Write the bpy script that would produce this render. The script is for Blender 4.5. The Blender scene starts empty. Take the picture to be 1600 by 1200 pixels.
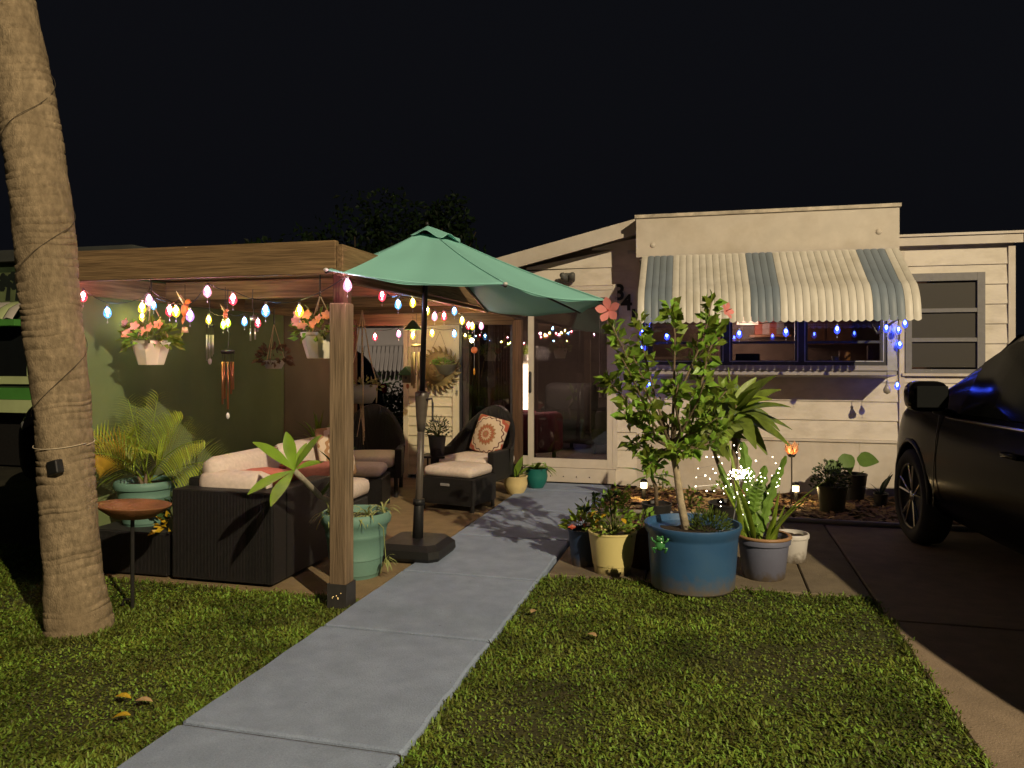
import bpy, bmesh, math, random
from mathutils import Vector, Matrix, Quaternion
R = math.radians
random.seed(7)
rnd = random.uniform
sc = bpy.context.scene
COL = sc.collection

# ------------------------------------------------------------------ camera, sky, exposure
TH, CH, F = R(14.5), 1.45, 1200.0
cd = bpy.data.cameras.new('camera'); cam = bpy.data.objects.new('camera', cd); COL.objects.link(cam)
cam.location = (0, 0, CH); cam.rotation_euler = (R(90), 0, TH)
cd.sensor_width = 36; cd.lens = 36 * F / 1600; cd.shift_y = -40 / 1600
cd.clip_start = .05; cd.clip_end = 600
sc.camera = cam
w = bpy.data.worlds.new('World'); sc.world = w; w.use_nodes = True
wn = w.node_tree; bg = wn.nodes['Background']
sky = wn.nodes.new('ShaderNodeTexSky'); sky.sky_type = 'NISHITA'; sky.sun_disc = False
sky.sun_elevation = R(-4.5); sky.sun_rotation = R(150); sky.air_density = 1.0; sky.dust_density = 1.5
hs = wn.nodes.new('ShaderNodeHueSaturation'); hs.inputs['Saturation'].default_value = .62
glow = wn.nodes.new('ShaderNodeMixRGB'); glow.blend_type = 'ADD'; glow.inputs[0].default_value = 1
glow.inputs[2].default_value = (.033, .036, .051, 1)             # even night sky glow over the town
wn.links.new(sky.outputs[0], hs.inputs['Color']); wn.links.new(hs.outputs[0], glow.inputs[1]); wn.links.new(glow.outputs[0], bg.inputs['Color'])
bg.inputs['Strength'].default_value = .1
sc.view_settings.view_transform = 'Standard'; sc.view_settings.look = 'None'
sc.view_settings.exposure = 0; sc.view_settings.gamma = 1
LAMP_AT = Vector((8.4, -5.7, 9.2)); LAMP_W = 12500

# ------------------------------------------------------------------ pixel to place helpers (photo 1600x1200)
def ray(px):
    t = (px - 800) / F
    return Vector((-math.sin(TH) + t * math.cos(TH), math.cos(TH) + t * math.sin(TH)))
def at_d(px, py, d):
    r = ray(px); return Vector((r.x * d, r.y * d, CH + (560 - py) / F * d))
def at_y(px, py, Y): return at_d(px, py, Y / ray(px).y)
def at_x(px, py, X): return at_d(px, py, X / ray(px).x)
def gr(px, py): return at_d(px, py, CH * F / (py - 560))

# ------------------------------------------------------------------ materials
MATS = {}
def mat(name, col, rough=.6, var=.18, scale=18, bump=0., bscale=None, spec=.35, metal=0., vec=(1, 1, 1), dirt=None, dscale=2.,
        emit=None, es=0., island=0., trans=0., sheen=0., coat=0., noise_detail=4):
    if name in MATS: return MATS[name]
    m = bpy.data.materials.new(name); m.use_nodes = True; nt = m.node_tree; N = nt.nodes; Lk = nt.links
    b = N['Principled BSDF']
    b.inputs['Roughness'].default_value = rough; b.inputs['Metallic'].default_value = metal
    b.inputs['Specular IOR Level'].default_value = spec
    b.inputs['Coat Weight'].default_value = coat
    if trans: b.inputs['Subsurface Weight'].default_value = 0
    tc = N.new('ShaderNodeTexCoord'); mp = N.new('ShaderNodeMapping'); mp.inputs['Scale'].default_value = vec
    Lk.new(tc.outputs['Object'], mp.inputs[0])
    nz = N.new('ShaderNodeTexNoise'); nz.inputs['Scale'].default_value = scale; nz.inputs['Detail'].default_value = noise_detail
    Lk.new(mp.outputs[0], nz.inputs['Vector'])
    rp = N.new('ShaderNodeValToRGB'); e = rp.color_ramp.elements
    e[0].position = .3; e[1].position = .7
    e[0].color = (*[max(0, c * (1 - var)) for c in col], 1); e[1].color = (*[min(1, c * (1 + var)) for c in col], 1)
    Lk.new(nz.outputs['Fac'], rp.inputs[0]); out = rp.outputs[0]
    if dirt:
        n2 = N.new('ShaderNodeTexNoise'); n2.inputs['Scale'].default_value = dscale; n2.inputs['Detail'].default_value = 8; n2.inputs['Roughness'].default_value = .65
        Lk.new(mp.outputs[0], n2.inputs['Vector'])
        r2 = N.new('ShaderNodeValToRGB'); r2.color_ramp.elements[0].position = .46; r2.color_ramp.elements[1].position = .74
        r2.color_ramp.elements[1].color = (.75, .75, .75, 1)
        Lk.new(n2.outputs['Fac'], r2.inputs[0])
        mx = N.new('ShaderNodeMixRGB'); Lk.new(r2.outputs[0], mx.inputs[0]); Lk.new(out, mx.inputs[1]); mx.inputs[2].default_value = (*dirt, 1); out = mx.outputs[0]
    if island:
        g = N.new('ShaderNodeNewGeometry'); h = N.new('ShaderNodeHueSaturation')
        ma = N.new('ShaderNodeMapRange'); ma.inputs['To Min'].default_value = 1 - island; ma.inputs['To Max'].default_value = 1 + island
        Lk.new(g.outputs['Random Per Island'], ma.inputs['Value']); Lk.new(ma.outputs[0], h.inputs['Value'])
        mh = N.new('ShaderNodeMapRange'); mh.inputs['To Min'].default_value = .5 - island * .07; mh.inputs['To Max'].default_value = .5 + island * .04
        Lk.new(g.outputs['Random Per Island'], mh.inputs['Value']); Lk.new(mh.outputs[0], h.inputs['Hue'])
        Lk.new(out, h.inputs['Color']); out = h.outputs[0]
    Lk.new(out, b.inputs['Base Color'])
    if bump:
        bn = N.new('ShaderNodeTexNoise'); bn.inputs['Scale'].default_value = bscale or scale * 4; bn.inputs['Detail'].default_value = 5
        Lk.new(mp.outputs[0], bn.inputs['Vector'])
        bp = N.new('ShaderNodeBump'); bp.inputs['Strength'].default_value = min(1, bump); bp.inputs['Distance'].default_value = .01
        Lk.new(bn.outputs['Fac'], bp.inputs['Height']); Lk.new(bp.outputs[0], b.inputs['Normal'])
    if emit: b.inputs['Emission Color'].default_value = (*emit, 1); b.inputs['Emission Strength'].default_value = es
    if trans:
        tr = N.new('ShaderNodeBsdfTranslucent'); Lk.new(out, tr.inputs[0]); ms = N.new('ShaderNodeMixShader'); ms.inputs[0].default_value = trans
        Lk.new(b.outputs[0], ms.inputs[1]); Lk.new(tr.outputs[0], ms.inputs[2]); Lk.new(ms.outputs[0], N['Material Output'].inputs[0])
    MATS[name] = m; return m

def glass(name, tint, refl=.1, rough=.0):
    m = bpy.data.materials.new(name); m.use_nodes = True; N = m.node_tree.nodes; Lk = m.node_tree.links
    N.remove(N['Principled BSDF'])
    t = N.new('ShaderNodeBsdfTransparent'); t.inputs[0].default_value = (*tint, 1)
    g = N.new('ShaderNodeBsdfGlossy'); g.inputs['Roughness'].default_value = rough
    fr = N.new('ShaderNodeFresnel'); fr.inputs[0].default_value = 1.5
    ad = N.new('ShaderNodeMath'); ad.operation = 'ADD'; ad.inputs[1].default_value = refl; Lk.new(fr.outputs[0], ad.inputs[0])
    mx = N.new('ShaderNodeMixShader'); Lk.new(ad.outputs[0], mx.inputs[0]); Lk.new(t.outputs[0], mx.inputs[1]); Lk.new(g.outputs[0], mx.inputs[2])
    Lk.new(mx.outputs[0], N['Material Output'].inputs[0]); return m

def bulbglass(name, col, es=1.5, clear=.4):
    m = bpy.data.materials.new(name); m.use_nodes = True; N = m.node_tree.nodes; Lk = m.node_tree.links
    N.remove(N['Principled BSDF'])
    t = N.new('ShaderNodeBsdfTransparent'); t.inputs[0].default_value = (*[.35 + .65 * c for c in col], 1)
    e = N.new('ShaderNodeEmission'); e.inputs[0].default_value = (*col, 1); e.inputs[1].default_value = es
    g = N.new('ShaderNodeBsdfGlossy'); g.inputs['Roughness'].default_value = .1
    lw = N.new('ShaderNodeTexNoise'); lw.inputs['Scale'].default_value = 55
    mr = N.new('ShaderNodeMapRange'); mr.inputs['From Min'].default_value = .35; mr.inputs['From Max'].default_value = .65
    mr.inputs['To Min'].default_value = .12; mr.inputs['To Max'].default_value = .62
    tc = N.new('ShaderNodeTexCoord'); Lk.new(tc.outputs['Object'], lw.inputs['Vector']); Lk.new(lw.outputs['Fac'], mr.inputs[0])
    m1 = N.new('ShaderNodeMixShader'); Lk.new(mr.outputs[0], m1.inputs[0]); Lk.new(t.outputs[0], m1.inputs[1]); Lk.new(e.outputs[0], m1.inputs[2])
    m2 = N.new('ShaderNodeMixShader'); m2.inputs[0].default_value = .06; Lk.new(m1.outputs[0], m2.inputs[1]); Lk.new(g.outputs[0], m2.inputs[2])
    Lk.new(m2.outputs[0], N['Material Output'].inputs[0]); return m

def emis(name, col, s):
    m = bpy.data.materials.new(name); m.use_nodes = True; N = m.node_tree.nodes
    b = N['Principled BSDF']; b.inputs['Base Color'].default_value = (*[c * .6 for c in col], 1)
    b.inputs['Emission Color'].default_value = (*col, 1); b.inputs['Emission Strength'].default_value = s
    return m

def wood(name, axis, col=(.17, .105, .05)):
    v = [26, 26, 26]; v[axis] = 1.3
    m = mat(name, col, .8, .4, 2.6, .6, 5, vec=tuple(v), spec=.2, dirt=(.08, .05, .028), dscale=.35, noise_detail=8)
    return m
def weave(name, col):
    m = mat(name, col, .45, .35, 60, 0, spec=.4); nt = m.node_tree; N = nt.nodes; Lk = nt.links
    tc = N.new('ShaderNodeTexCoord'); outs = []
    for dire in ('X', 'Z'):
        wv = N.new('ShaderNodeTexWave'); wv.bands_direction = dire; wv.inputs['Scale'].default_value = 46 if dire == 'Z' else 30; wv.inputs['Distortion'].default_value = .6
        Lk.new(tc.outputs['Object'], wv.inputs['Vector']); outs.append(wv)
    wv = N.new('ShaderNodeTexWave'); wv.bands_direction = 'Y'; wv.inputs['Scale'].default_value = 30; Lk.new(tc.outputs['Object'], wv.inputs['Vector'])
    a = N.new('ShaderNodeMath'); a.operation = 'MULTIPLY'; Lk.new(outs[0].outputs['Fac'], a.inputs[0]); Lk.new(outs[1].outputs['Fac'], a.inputs[1])
    a2 = N.new('ShaderNodeMath'); a2.operation = 'ADD'; Lk.new(a.outputs[0], a2.inputs[0]); Lk.new(wv.outputs['Fac'], a2.inputs[1])
    bp = N.new('ShaderNodeBump'); bp.inputs['Strength'].default_value = .8; bp.inputs['Distance'].default_value = .012
    Lk.new(a2.outputs[0], bp.inputs['Height']); Lk.new(bp.outputs[0], N['Principled BSDF'].inputs['Normal']); return m

# ------------------------------------------------------------------ mesh builder
class MB:
    def __init__(s): s.v = []; s.f = []
    def add(s, vs, fs):
        o = len(s.v); s.v += [Vector(v) for v in vs]; s.f += [tuple(i + o for i in f) for f in fs]; return s
    def box(s, lo, hi, M=None):
        x0, y0, z0 = lo; x1, y1, z1 = hi
        vs = [Vector(p) for p in ((x0, y0, z0), (x1, y0, z0), (x1, y1, z0), (x0, y1, z0), (x0, y0, z1), (x1, y0, z1), (x1, y1, z1), (x0, y1, z1))]
        if M: vs = [M @ v for v in vs]
        return s.add(vs, [(3, 2, 1, 0), (4, 5, 6, 7), (0, 1, 5, 4), (1, 2, 6, 5), (2, 3, 7, 6), (3, 0, 4, 7)])
    def rbox(s, lo, hi, r=.03, M=None, puff=0., n=2):
        # rounded box by a bevelled bmesh
        bm = bmesh.new(); c = [(a + b) / 2 for a, b in zip(lo, hi)]; h = [(b - a) for a, b in zip(lo, hi)]
        bmesh.ops.create_cube(bm, size=1)
        for v in bm.verts: v.co = Vector((v.co.x * h[0], v.co.y * h[1], v.co.z * h[2]))
        bmesh.ops.bevel(bm, geom=bm.edges[:], offset=min(r, min(h) * .49), segments=n, profile=.5, affect='EDGES')
        if puff:
            bmesh.ops.subdivide_edges(bm, edges=[e for e in bm.edges if e.calc_length() > max(h) * .3], cuts=3, use_grid_fill=True)
            ax = h.index(min(h)); o = [i for i in range(3) if i != ax]
            for v in bm.verts:
                k = (1 - (2 * v.co[o[0]] / h[o[0]]) ** 2) * (1 - (2 * v.co[o[1]] / h[o[1]]) ** 2)
                v.co[ax] += math.copysign(puff * max(0, k), v.co[ax])
        bm.verts.index_update()
        vs = [v.co + Vector(c) for v in bm.verts]
        if M: vs = [M @ v for v in vs]
        s.add(vs, [tuple(v.index for v in f.verts) for f in bm.faces]); bm.free(); return s
    def tube(s, pts, rad, n=8, cap=True):
        pts = [Vector(p) for p in pts]
        if not isinstance(rad, (list, tuple)): rad = [rad] * len(pts)
        o = len(s.v); u = None
        for i, p in enumerate(pts):
            t = (pts[min(i + 1, len(pts) - 1)] - pts[max(i - 1, 0)])
            if t.length < 1e-9: t = Vector((0, 0, 1))
            t.normalize()
            if u is None: u = t.orthogonal().normalized()
            u = (u - t * u.dot(t))
            if u.length < 1e-6: u = t.orthogonal()
            u.normalize(); v = t.cross(u)
            for k in range(n):
                a = 2 * math.pi * k / n; s.v.append(p + (u * math.cos(a) + v * math.sin(a)) * rad[i])
        for i in range(len(pts) - 1):
            for k in range(n):
                a = o + i * n + k; b = o + i * n + (k + 1) % n
                s.f.append((a, b, b + n, a + n))
        if cap:
            s.f.append(tuple(o + k for k in reversed(range(n)))); s.f.append(tuple(o + (len(pts) - 1) * n + k for k in range(n)))
        return s
    def lathe(s, prof, n=28, c=(0, 0, 0), M=None, a0=0, a1=2 * math.pi, wob=None):
        o = len(s.v); full = abs(a1 - a0 - 2 * math.pi) < 1e-6; m = n if full else n + 1
        for j in range(m):
            a = a0 + (a1 - a0) * j / n
            for i, (r, z) in enumerate(prof):
                k = wob(a, i) if wob else 1
                p = Vector((r * k * math.cos(a), r * k * math.sin(a), z))
                if M: p = M @ p
                s.v.append(p + Vector(c))
        q = len(prof)
        for j in range(n):
            for i in range(q - 1):
                a = o + j * q + i; b = o + ((j + 1) % m) * q + i
                s.f.append((a, b, b + 1, a + 1))
        return s
    def ball(s, c, r, sc_=(1, 1, 1), nu=10, nv=7):
        prof = [(max(1e-4, math.sin(math.pi * i / nv)), -math.cos(math.pi * i / nv)) for i in range(nv + 1)]
        M = Matrix.Diagonal((r * sc_[0], r * sc_[1], r * sc_[2], 1))
        return s.lathe(prof, nu, c, M)
    def leaf(s, p, d, L, W, droop=.25, seg=4, fold=.18, up=None, taper=.85, twist=0):
        p = Vector(p); d = Vector(d).normalized(); z = Vector((0, 0, 1))
        if up: z = Vector(up)
        o = len(s.v); st = L / seg
        for i in range(seg + 1):
            t = i / seg; side = d.cross(z)
            if side.length < 1e-3: side = Vector((1, 0, 0))
            side.normalize(); nn = side.cross(d).normalized()
            if twist: side = Quaternion(d, twist * t) @ side
            wd = W * .5 * (math.sin(math.pi * min(.985, max(.03, t ** taper))) ** .8)
            s.v += [p + side * wd + nn * fold * wd, p.copy(), p - side * wd + nn * fold * wd]
            p = p + d * st; d = (d + Vector((0, 0, -droop / seg * 1.6))).normalized()
        for i in range(seg):
            a = o + i * 3; s.f += [(a, a + 1, a + 4, a + 3), (a + 1, a + 2, a + 5, a + 4)]
        return s
    def lf(s, p, d, L, W, roll=0.):
        # small leaf, four triangles worth of faces
        p = Vector(p); d = Vector(d).normalized(); q = Vector((rnd(-1, 1), rnd(-1, 1), rnd(-.2, 1)))
        side = d.cross(q)
        if side.length < 1e-3: side = d.orthogonal()
        side.normalize(); nn = side.cross(d); m = p + d * L * .5
        a = m + side * W * .5 + nn * W * .18; b = m - side * W * .5 + nn * W * .18; t = p + d * L - nn * L * .08
        return s.add([p, a, t, b, m], [(0, 4, 1), (4, 2, 1), (0, 3, 4), (4, 3, 2)])
    def build(s, name, m, parent=None, smooth=False, world=True, **k):
        me = bpy.data.meshes.new(name)
        off = Vector((0, 0, 0))
        if world:
            q = parent
            while q: off = off + q.location; q = q.parent
        me.from_pydata([v - off for v in s.v] if off.length else s.v, [], s.f); me.update()
        if smooth: me.polygons.foreach_set('use_smooth', [True] * len(me.polygons))
        if smooth == 'auto':
            try: me.set_sharp_from_angle(angle=R(40))
            except Exception: pass
        me.materials.append(m)
        o = bpy.data.objects.new(name, me); COL.objects.link(o); o.parent = parent
        for a, b in k.items(): o[a] = b
        return o

def thing(name, label, cat, loc=(0, 0, 0), rz=0, group=None):
    o = bpy.data.objects.new(name, None); COL.objects.link(o); o.empty_display_size = .1
    o.location = loc; o.rotation_euler = (0, 0, rz); o['label'] = label; o['category'] = cat
    if group: o['group'] = group
    return o
def copy_tree(o, parent=None):
    c = o.copy(); COL.objects.link(c); c.parent = parent
    for ch in list(o.children): copy_tree(ch, c)
    return c
def share(o, name, parent, M=None, m=None):
    c = bpy.data.objects.new(name, o.data); COL.objects.link(c); c.parent = parent
    if M is not None: c.matrix_local = M
    return c
def sphere_dir(zmin=-1, zmax=1):
    z = rnd(zmin, zmax); a = rnd(0, 2 * math.pi); r = math.sqrt(1 - z * z); return Vector((r * math.cos(a), r * math.sin(a), z))

# palette
LEAF = mat('leaf_green', (.17, .28, .035), .4, .25, 14, trans=.25, island=.5)
LEAF_Y = mat('leaf_bright', (.22, .32, .035), .42, .2, 10, trans=.25, island=.35)
LEAF_D = mat('leaf_dark', (.03, .06, .018), .5, .3, 14, trans=.15, island=.4)
YELLOW_LEAF = mat('leaf_yellow', (.55, .36, .02), .5, .2, 12, trans=.2)
BARK = mat('bark', (.16, .12, .075), .85, .35, 30, .5, 60)
STEM = mat('green_stem', (.1, .14, .03), .6, .2, 20)
SOIL = mat('soil', (.03, .02, .012), .95, .5, 40, .8, 60)
METAL_D = mat('dark_metal', (.018, .017, .016), .45, .2, 30, spec=.4)
BLACKP = mat('black_plastic', (.012, .012, .012), .5, .2, 40, .15, 150, spec=.35)
CREAM = mat('cream_siding', (.6, .545, .455), .55, .08, 3, .12, 40, vec=(1, 1, 2.2), dirt=(.36, .31, .235), dscale=2.4)
TRIM = mat('cream_trim', (.52, .47, .4), .5, .07, 6, dirt=(.4, .34, .26), dscale=2.2)
YSIDE = mat('yellow_vinyl', (.62, .56, .38), .5, .06, 4, dirt=(.45, .4, .26), dscale=1.6)
WX, WY, WZ = wood('wood_along_x', 0, (.19, .125, .062)), wood('wood_along_y', 1, (.19, .125, .062)), wood('wood_post', 2, (.2, .145, .09))
WICKER = weave('black_wicker', (.013, .012, .012))
CUSH = mat('beige_cushion', (.6, .52, .45), .9, .08, 40, .25, 300, spec=.1)
ROPE = mat('rope', (.45, .34, .2), .9, .2, 60)
CABLE = mat('cable', (.02, .022, .018), .6, .1, 20)

# ------------------------------------------------------------------ the street lamp behind the camera that lights the yard
def street_lamp():
    b = Vector((9.6, -6.9, 0)); t = thing('street_lamp', 'tall grey street lamp standing across the road behind the viewer', 'street lamp', b)
    g = mat('galvanised', (.3, .3, .31), .5, .1, 10, metal=.6)
    MB().tube([b, b + Vector((0, 0, 9.3))], [.1, .06], 14).build('pole', g, t, True)
    MB().tube([b + Vector((0, 0, 9.2)), b + Vector((-.4, .4, 9.45)), Vector((8.5, -5.8, 9.42))], .035, 8).build('arm', g, t, True)
    MB().rbox((8.2, -5.9, 9.32), (8.6, -5.5, 9.44), .04).build('lamp_head', g, t)
    ld = bpy.data.lights.new('street_light', 'POINT'); ld.energy = LAMP_W; ld.color = (1, .81, .54); ld.shadow_soft_size = .09
    lo = bpy.data.objects.new('street_light', ld); COL.objects.link(lo); lo.parent = t; lo.location = LAMP_AT - b
street_lamp()

# ------------------------------------------------------------------ ground, lawn, path, patio, drive
def struct(o): o['kind'] = 'structure'; return o
GROUND = mat('earth', (.035, .032, .018), .95, .4, 3, .6, 30)
struct(MB().add([(-300, -300, -.03), (300, -300, -.03), (300, 300, -.03), (-300, 300, -.03)], [(0, 1, 2, 3)]).build('ground', GROUND))
def concrete(name, col, dirt, sc_=2.2, var=.12):
    m = mat(name, col, .85, var, 9, .45, 120, dirt=dirt, dscale=sc_, spec=.2, noise_detail=8); nt = m.node_tree; N = nt.nodes; Lk = nt.links; b = N['Principled BSDF']
    src = b.inputs['Base Color'].links[0].from_socket; tc = N.new('ShaderNodeTexCoord')
    def layer(tex, out, p0, c0, p1, c1, src):
        Lk.new(tc.outputs['Object'], tex.inputs['Vector']); r = N.new('ShaderNodeValToRGB'); e = r.color_ramp.elements; e[0].position, e[1].position = p0, p1; e[0].color = (c0, c0, c0, 1); e[1].color = (c1, c1, c1, 1)
        Lk.new(tex.outputs[out], r.inputs[0]); mx = N.new('ShaderNodeMixRGB'); mx.blend_type = 'MULTIPLY'; mx.inputs[0].default_value = 1; Lk.new(src, mx.inputs[1]); Lk.new(r.outputs[0], mx.inputs[2]); return mx.outputs[0]
    n1 = N.new('ShaderNodeTexNoise'); n1.inputs['Scale'].default_value = 170; n1.inputs['Detail'].default_value = 3; src = layer(n1, 'Fac', .3, .78, .7, 1.0, src)       # grit
    n2 = N.new('ShaderNodeTexNoise'); n2.inputs['Scale'].default_value = 30; n2.inputs['Detail'].default_value = 4; src = layer(n2, 'Fac', .68, 1.0, .76, .55, src)    # small stains
    Lk.new(src, b.inputs['Base Color'])
    return m
PATH = concrete('blue_grey_paint', (.27, .335, .46), (.2, .25, .345), 1.6, .1)
PATIO = concrete('tan_concrete', (.27, .2, .11), (.16, .115, .065), 1.7)
PAD = concrete('pad_concrete', (.19, .155, .105), (.09, .075, .055), 1.9)
DRIVE = concrete('drive_concrete', (.26, .2, .14), (.16, .125, .09), 1.5)
WL, WR = -2.0, -1.07
path = struct(MB().box((WL + .01, -3, -.03), (WR - .01, 8.58, .022)).build('walkway', SOIL))
js = [-3, -1.85, -.75, .35, 1.46, 2.57, 3.7, 4.79, 5.9, 7.0, 8.1, 8.6]
for i in range(len(js) - 1):
    a, b = js[i] + .009, js[i + 1] - .009
    n = max(4, int((b - a) / .09)); vs = []; fs = []
    for k in range(n + 1):
        y = a + (b - a) * k / n
        if k == 1: y = a + .016
        if k == n - 1: y = b - .016
        dz = -.004 if k in (0, n) else 0
        wl, wr = WL + rnd(-.004, .004), WR + rnd(-.005, .005)
        if k in (0, n): wl, wr = WL + .008, WR - .008
        vs += [(wl, y, -.03), (wl, y, .026 + dz), (wl + .012, y, .034 + dz), (wr - .012, y, .034 + dz), (wr, y, .026 + dz), (wr, y, -.03)]
    for k in range(n):
        for q in range(5): fs.append((k * 6 + q, k * 6 + q + 1, (k + 1) * 6 + q + 1, (k + 1) * 6 + q))
    fs += [(5, 4, 3, 2, 1, 0), tuple(n * 6 + q for q in range(6))]
    MB().add(vs, fs).build('slab', PATH, path)
struct(MB().box((-4.15, 4.22, -.03), (WL - .025, 8.6, .018)).build('patio', PATIO))
pad = struct(MB().box((WR + .01, 4.98, -.03), (.95, 7.12, -.014)).build('concrete_pad', SOIL))
for x0, x1 in ((WR + .02, -.42), (-.41, .58), (.59, .94)):
    MB().rbox((x0, 5.0 + rnd(-.02, .02), -.03), (x1, 7.1, .016), .006, n=1).build('slab', PAD, pad)
drive = struct(MB().box((.95, -4, -.03), (4.4, 8.6, -.014)).build('driveway', SOIL))
for y0, y1 in ((-4, -1), (-.99, 2.0), (2.01, 4.6), (4.61, 7.1)):
    MB().rbox((.955, y0, -.03), (4.39, y1, .012), .008, n=1).build('slab', DRIVE, drive)
struct(MB().box((-300, -8.5, -.03), (300, -4.2, .004)).build('road', mat('asphalt', (.045, .045, .045), .9, .2, 40, .5, 90)))

# mulch bed
struct(MB().add([(WR + .02, 7.16, .0), (4.4, 7.16, .0), (4.4, 8.62, .015), (WR + .02, 8.62, .015)], [(0, 1, 2, 3)]).build('planting_bed', SOIL))
mb = MB()
for i in range(4200):
    x, y = rnd(WR + .05, 3.2), rnd(7.2, 8.58)
    a = rnd(0, 6.28); l, wd = rnd(.015, .05), rnd(.006, .02); u = Vector((math.cos(a), math.sin(a), rnd(-.3, .3))); v = Vector((-math.sin(a), math.cos(a), rnd(-.4, .4))) * wd
    c = Vector((x, y, .01 + rnd(0, .035))); mb.add([c - u * l - v, c + u * l - v, c + u * l + v, c - u * l + v], [(0, 1, 2, 3)])
mb.build('mulch', mat('bark_mulch', (.3, .19, .085), .85, .4, 30, island=.6), None, label='loose bark mulch and dry leaves along the house', category='mulch', kind='stuff')
e = MB().tube([(WR + .03, 7.14, .03), (-.3, 7.16, .035), (.6, 7.13, .035), (1.7, 7.15, .03), (4.3, 7.14, .03)], .022, 8)
e.build('bed_edging', mat('edging', (.3, .28, .25), .35, .1, 10), None, True, label='thin plastic edging strip between mulch bed and concrete pad', category='edging')

# lawns
def lawn(name, region, n, label, seed, tufts=()):
    rg = random.Random(seed); V = []; Fc = []
    made = 0
    while made < n:
        x, y, ok = region(rg)
        if not ok: continue
        made += 1
        from_d = max(1.2, math.hypot(x, y))
        L = rg.uniform(.012, .03) * (1.0 + .04 * from_d) * (1.5 if rg.random() < .05 else 1); W = rg.uniform(.0035, .0075) * (.8 + .12 * from_d)
        patch = .5 + .5 * math.sin(x * 3.1 + 1.3 * math.sin(y * 2.3)) * math.sin(y * 2.7 + math.sin(x * 4.1))
        L *= .5 + .6 * patch
        if patch < .28 and rg.random() < .45: continue
        a = rg.uniform(0, 6.283); el = rg.uniform(.02, .95)
        dx, dy, dz = math.cos(a) * math.cos(el), math.sin(a) * math.cos(el), math.sin(el)
        sx, sy = -math.sin(a) * W * .5, math.cos(a) * W * .5
        z0 = rg.uniform(-.012, .012)
        o = len(V)
        mx, my, mz = x + dx * L * .55, y + dy * L * .55, z0 + dz * L * .6
        tx, ty, tz = x + dx * L, y + dy * L, z0 + dz * L * .85
        V += [(x - sx, y - sy, z0), (x + sx, y + sy, z0), (mx + sx, my + sy, mz), (mx - sx, my - sy, mz), (tx, ty, tz)]
        Fc += [(o, o + 1, o + 2, o + 3), (o + 3, o + 2, o + 4)]
    for x, y in tufts:
        for q in range(rg.randint(2, 6)):
            a = rg.uniform(0, 6.283); el = rg.uniform(.2, 1.2); L = rg.uniform(.02, .055); W = rg.uniform(.004, .008); bx_, by_ = x + rg.uniform(-.015, .015), y + rg.uniform(-.015, .015)
            dx, dy, dz = math.cos(a) * math.cos(el), math.sin(a) * math.cos(el), math.sin(el); sx, sy = -math.sin(a) * W * .5, math.cos(a) * W * .5; o = len(V)
            V += [(bx_ - sx, by_ - sy, 0), (bx_ + sx, by_ + sy, 0), (bx_ + dx * L * .55 + sx, by_ + dy * L * .55 + sy, dz * L * .62), (bx_ + dx * L * .55 - sx, by_ + dy * L * .55 - sy, dz * L * .62), (bx_ + dx * L, by_ + dy * L, dz * L * .8)]
            Fc += [(o, o + 1, o + 2, o + 3), (o + 3, o + 2, o + 4)]
    me = bpy.data.meshes.new(name); me.from_pydata(V, [], Fc); me.materials.append(GRASS)
    o = bpy.data.objects.new(name, me); COL.objects.link(o); o['kind'] = 'stuff'; o['label'] = label; o['category'] = 'grass'
GRASS = mat('grass_blades', (.135, .2, .026), .55, .55, 2.2, trans=.2, island=.75, dirt=(.085, .07, .025), dscale=2.1, spec=.3)
def left_region(rg):
    x = -2.03 - (rg.random() ** 1.1) * 6.5; y = .9 + rg.random() * 3.9
    t = Vector((x, y)); d = -math.sin(TH) * x + math.cos(TH) * y
    if d < 1: return 0, 0, False
    px = 800 + F * (math.cos(TH) * x + math.sin(TH) * y) / d
    edge = 4.17 + .05 * math.sin(x * 9) if x > -4.2 else 4.8
    return x, y, (-60 < px < 1650) and y < edge and rg.random() < min(1, 2.6 / d + .35)
def right_region(rg):
    x = rg.uniform(WR + .01, .96 + .0); y = rg.uniform(1.6, 5.02)
    e = .95 + .03 * math.sin(y * 6)
    return x, y, x < e and y < 4.99 + .04 * math.sin(x * 8) and rg.random() < min(1, 3.2 / y)
tc_ = at_d(120, 984, 4.12); tg = random.Random(9)
tl1 = [(tc_.x + r * math.cos(a), tc_.y + r * math.sin(a)) for r, a in [(tg.uniform(.185, .27), tg.uniform(0, 6.283)) for _ in range(420)]]
tl1 += [(WL - .015 + tg.gauss(0, .012), tg.uniform(1.2, 4.15)) for _ in range(420) if tg.random() < .8] + [(tg.uniform(-4.1, -2.2), 4.19 + tg.gauss(0, .02)) for _ in range(300)]
tl2 = [(WR + .012 + tg.gauss(0, .014), tg.uniform(1.6, 4.95)) for _ in range(480)] + [(tg.uniform(-1.0, .93), 4.98 + tg.gauss(0, .025)) for _ in range(260)] + [(.945 + tg.gauss(0, .015), tg.uniform(1.8, 4.95)) for _ in range(360)]
lawn('lawn_grass', left_region, 105000, 'short lawn grass left of the walkway around the palm', 3, tl1)
lawn('lawn_grass', right_region, 120000, 'short lawn grass right of the walkway in front of the pots', 4, tl2)
TURF = mat('turf_soil', (.04, .045, .012), .95, .5, 14, .9, 60, dirt=(.055, .04, .02), dscale=3)
struct(MB().box((-12, -3, -.03), (WL - .012, 4.2, .0)).build('lawn_soil', TURF))
struct(MB().box((WR + .012, -3, -.03), (.945, 4.97, .0)).build('lawn_soil', TURF))
lp = [(204, 1135, 'yellow'), (212, 1112, 'tan'), (180, 1105, 'yellow'), (3, 1042, 'yellow'), (830, 970, 'tan'), (932, 1008, 'tan')]
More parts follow.
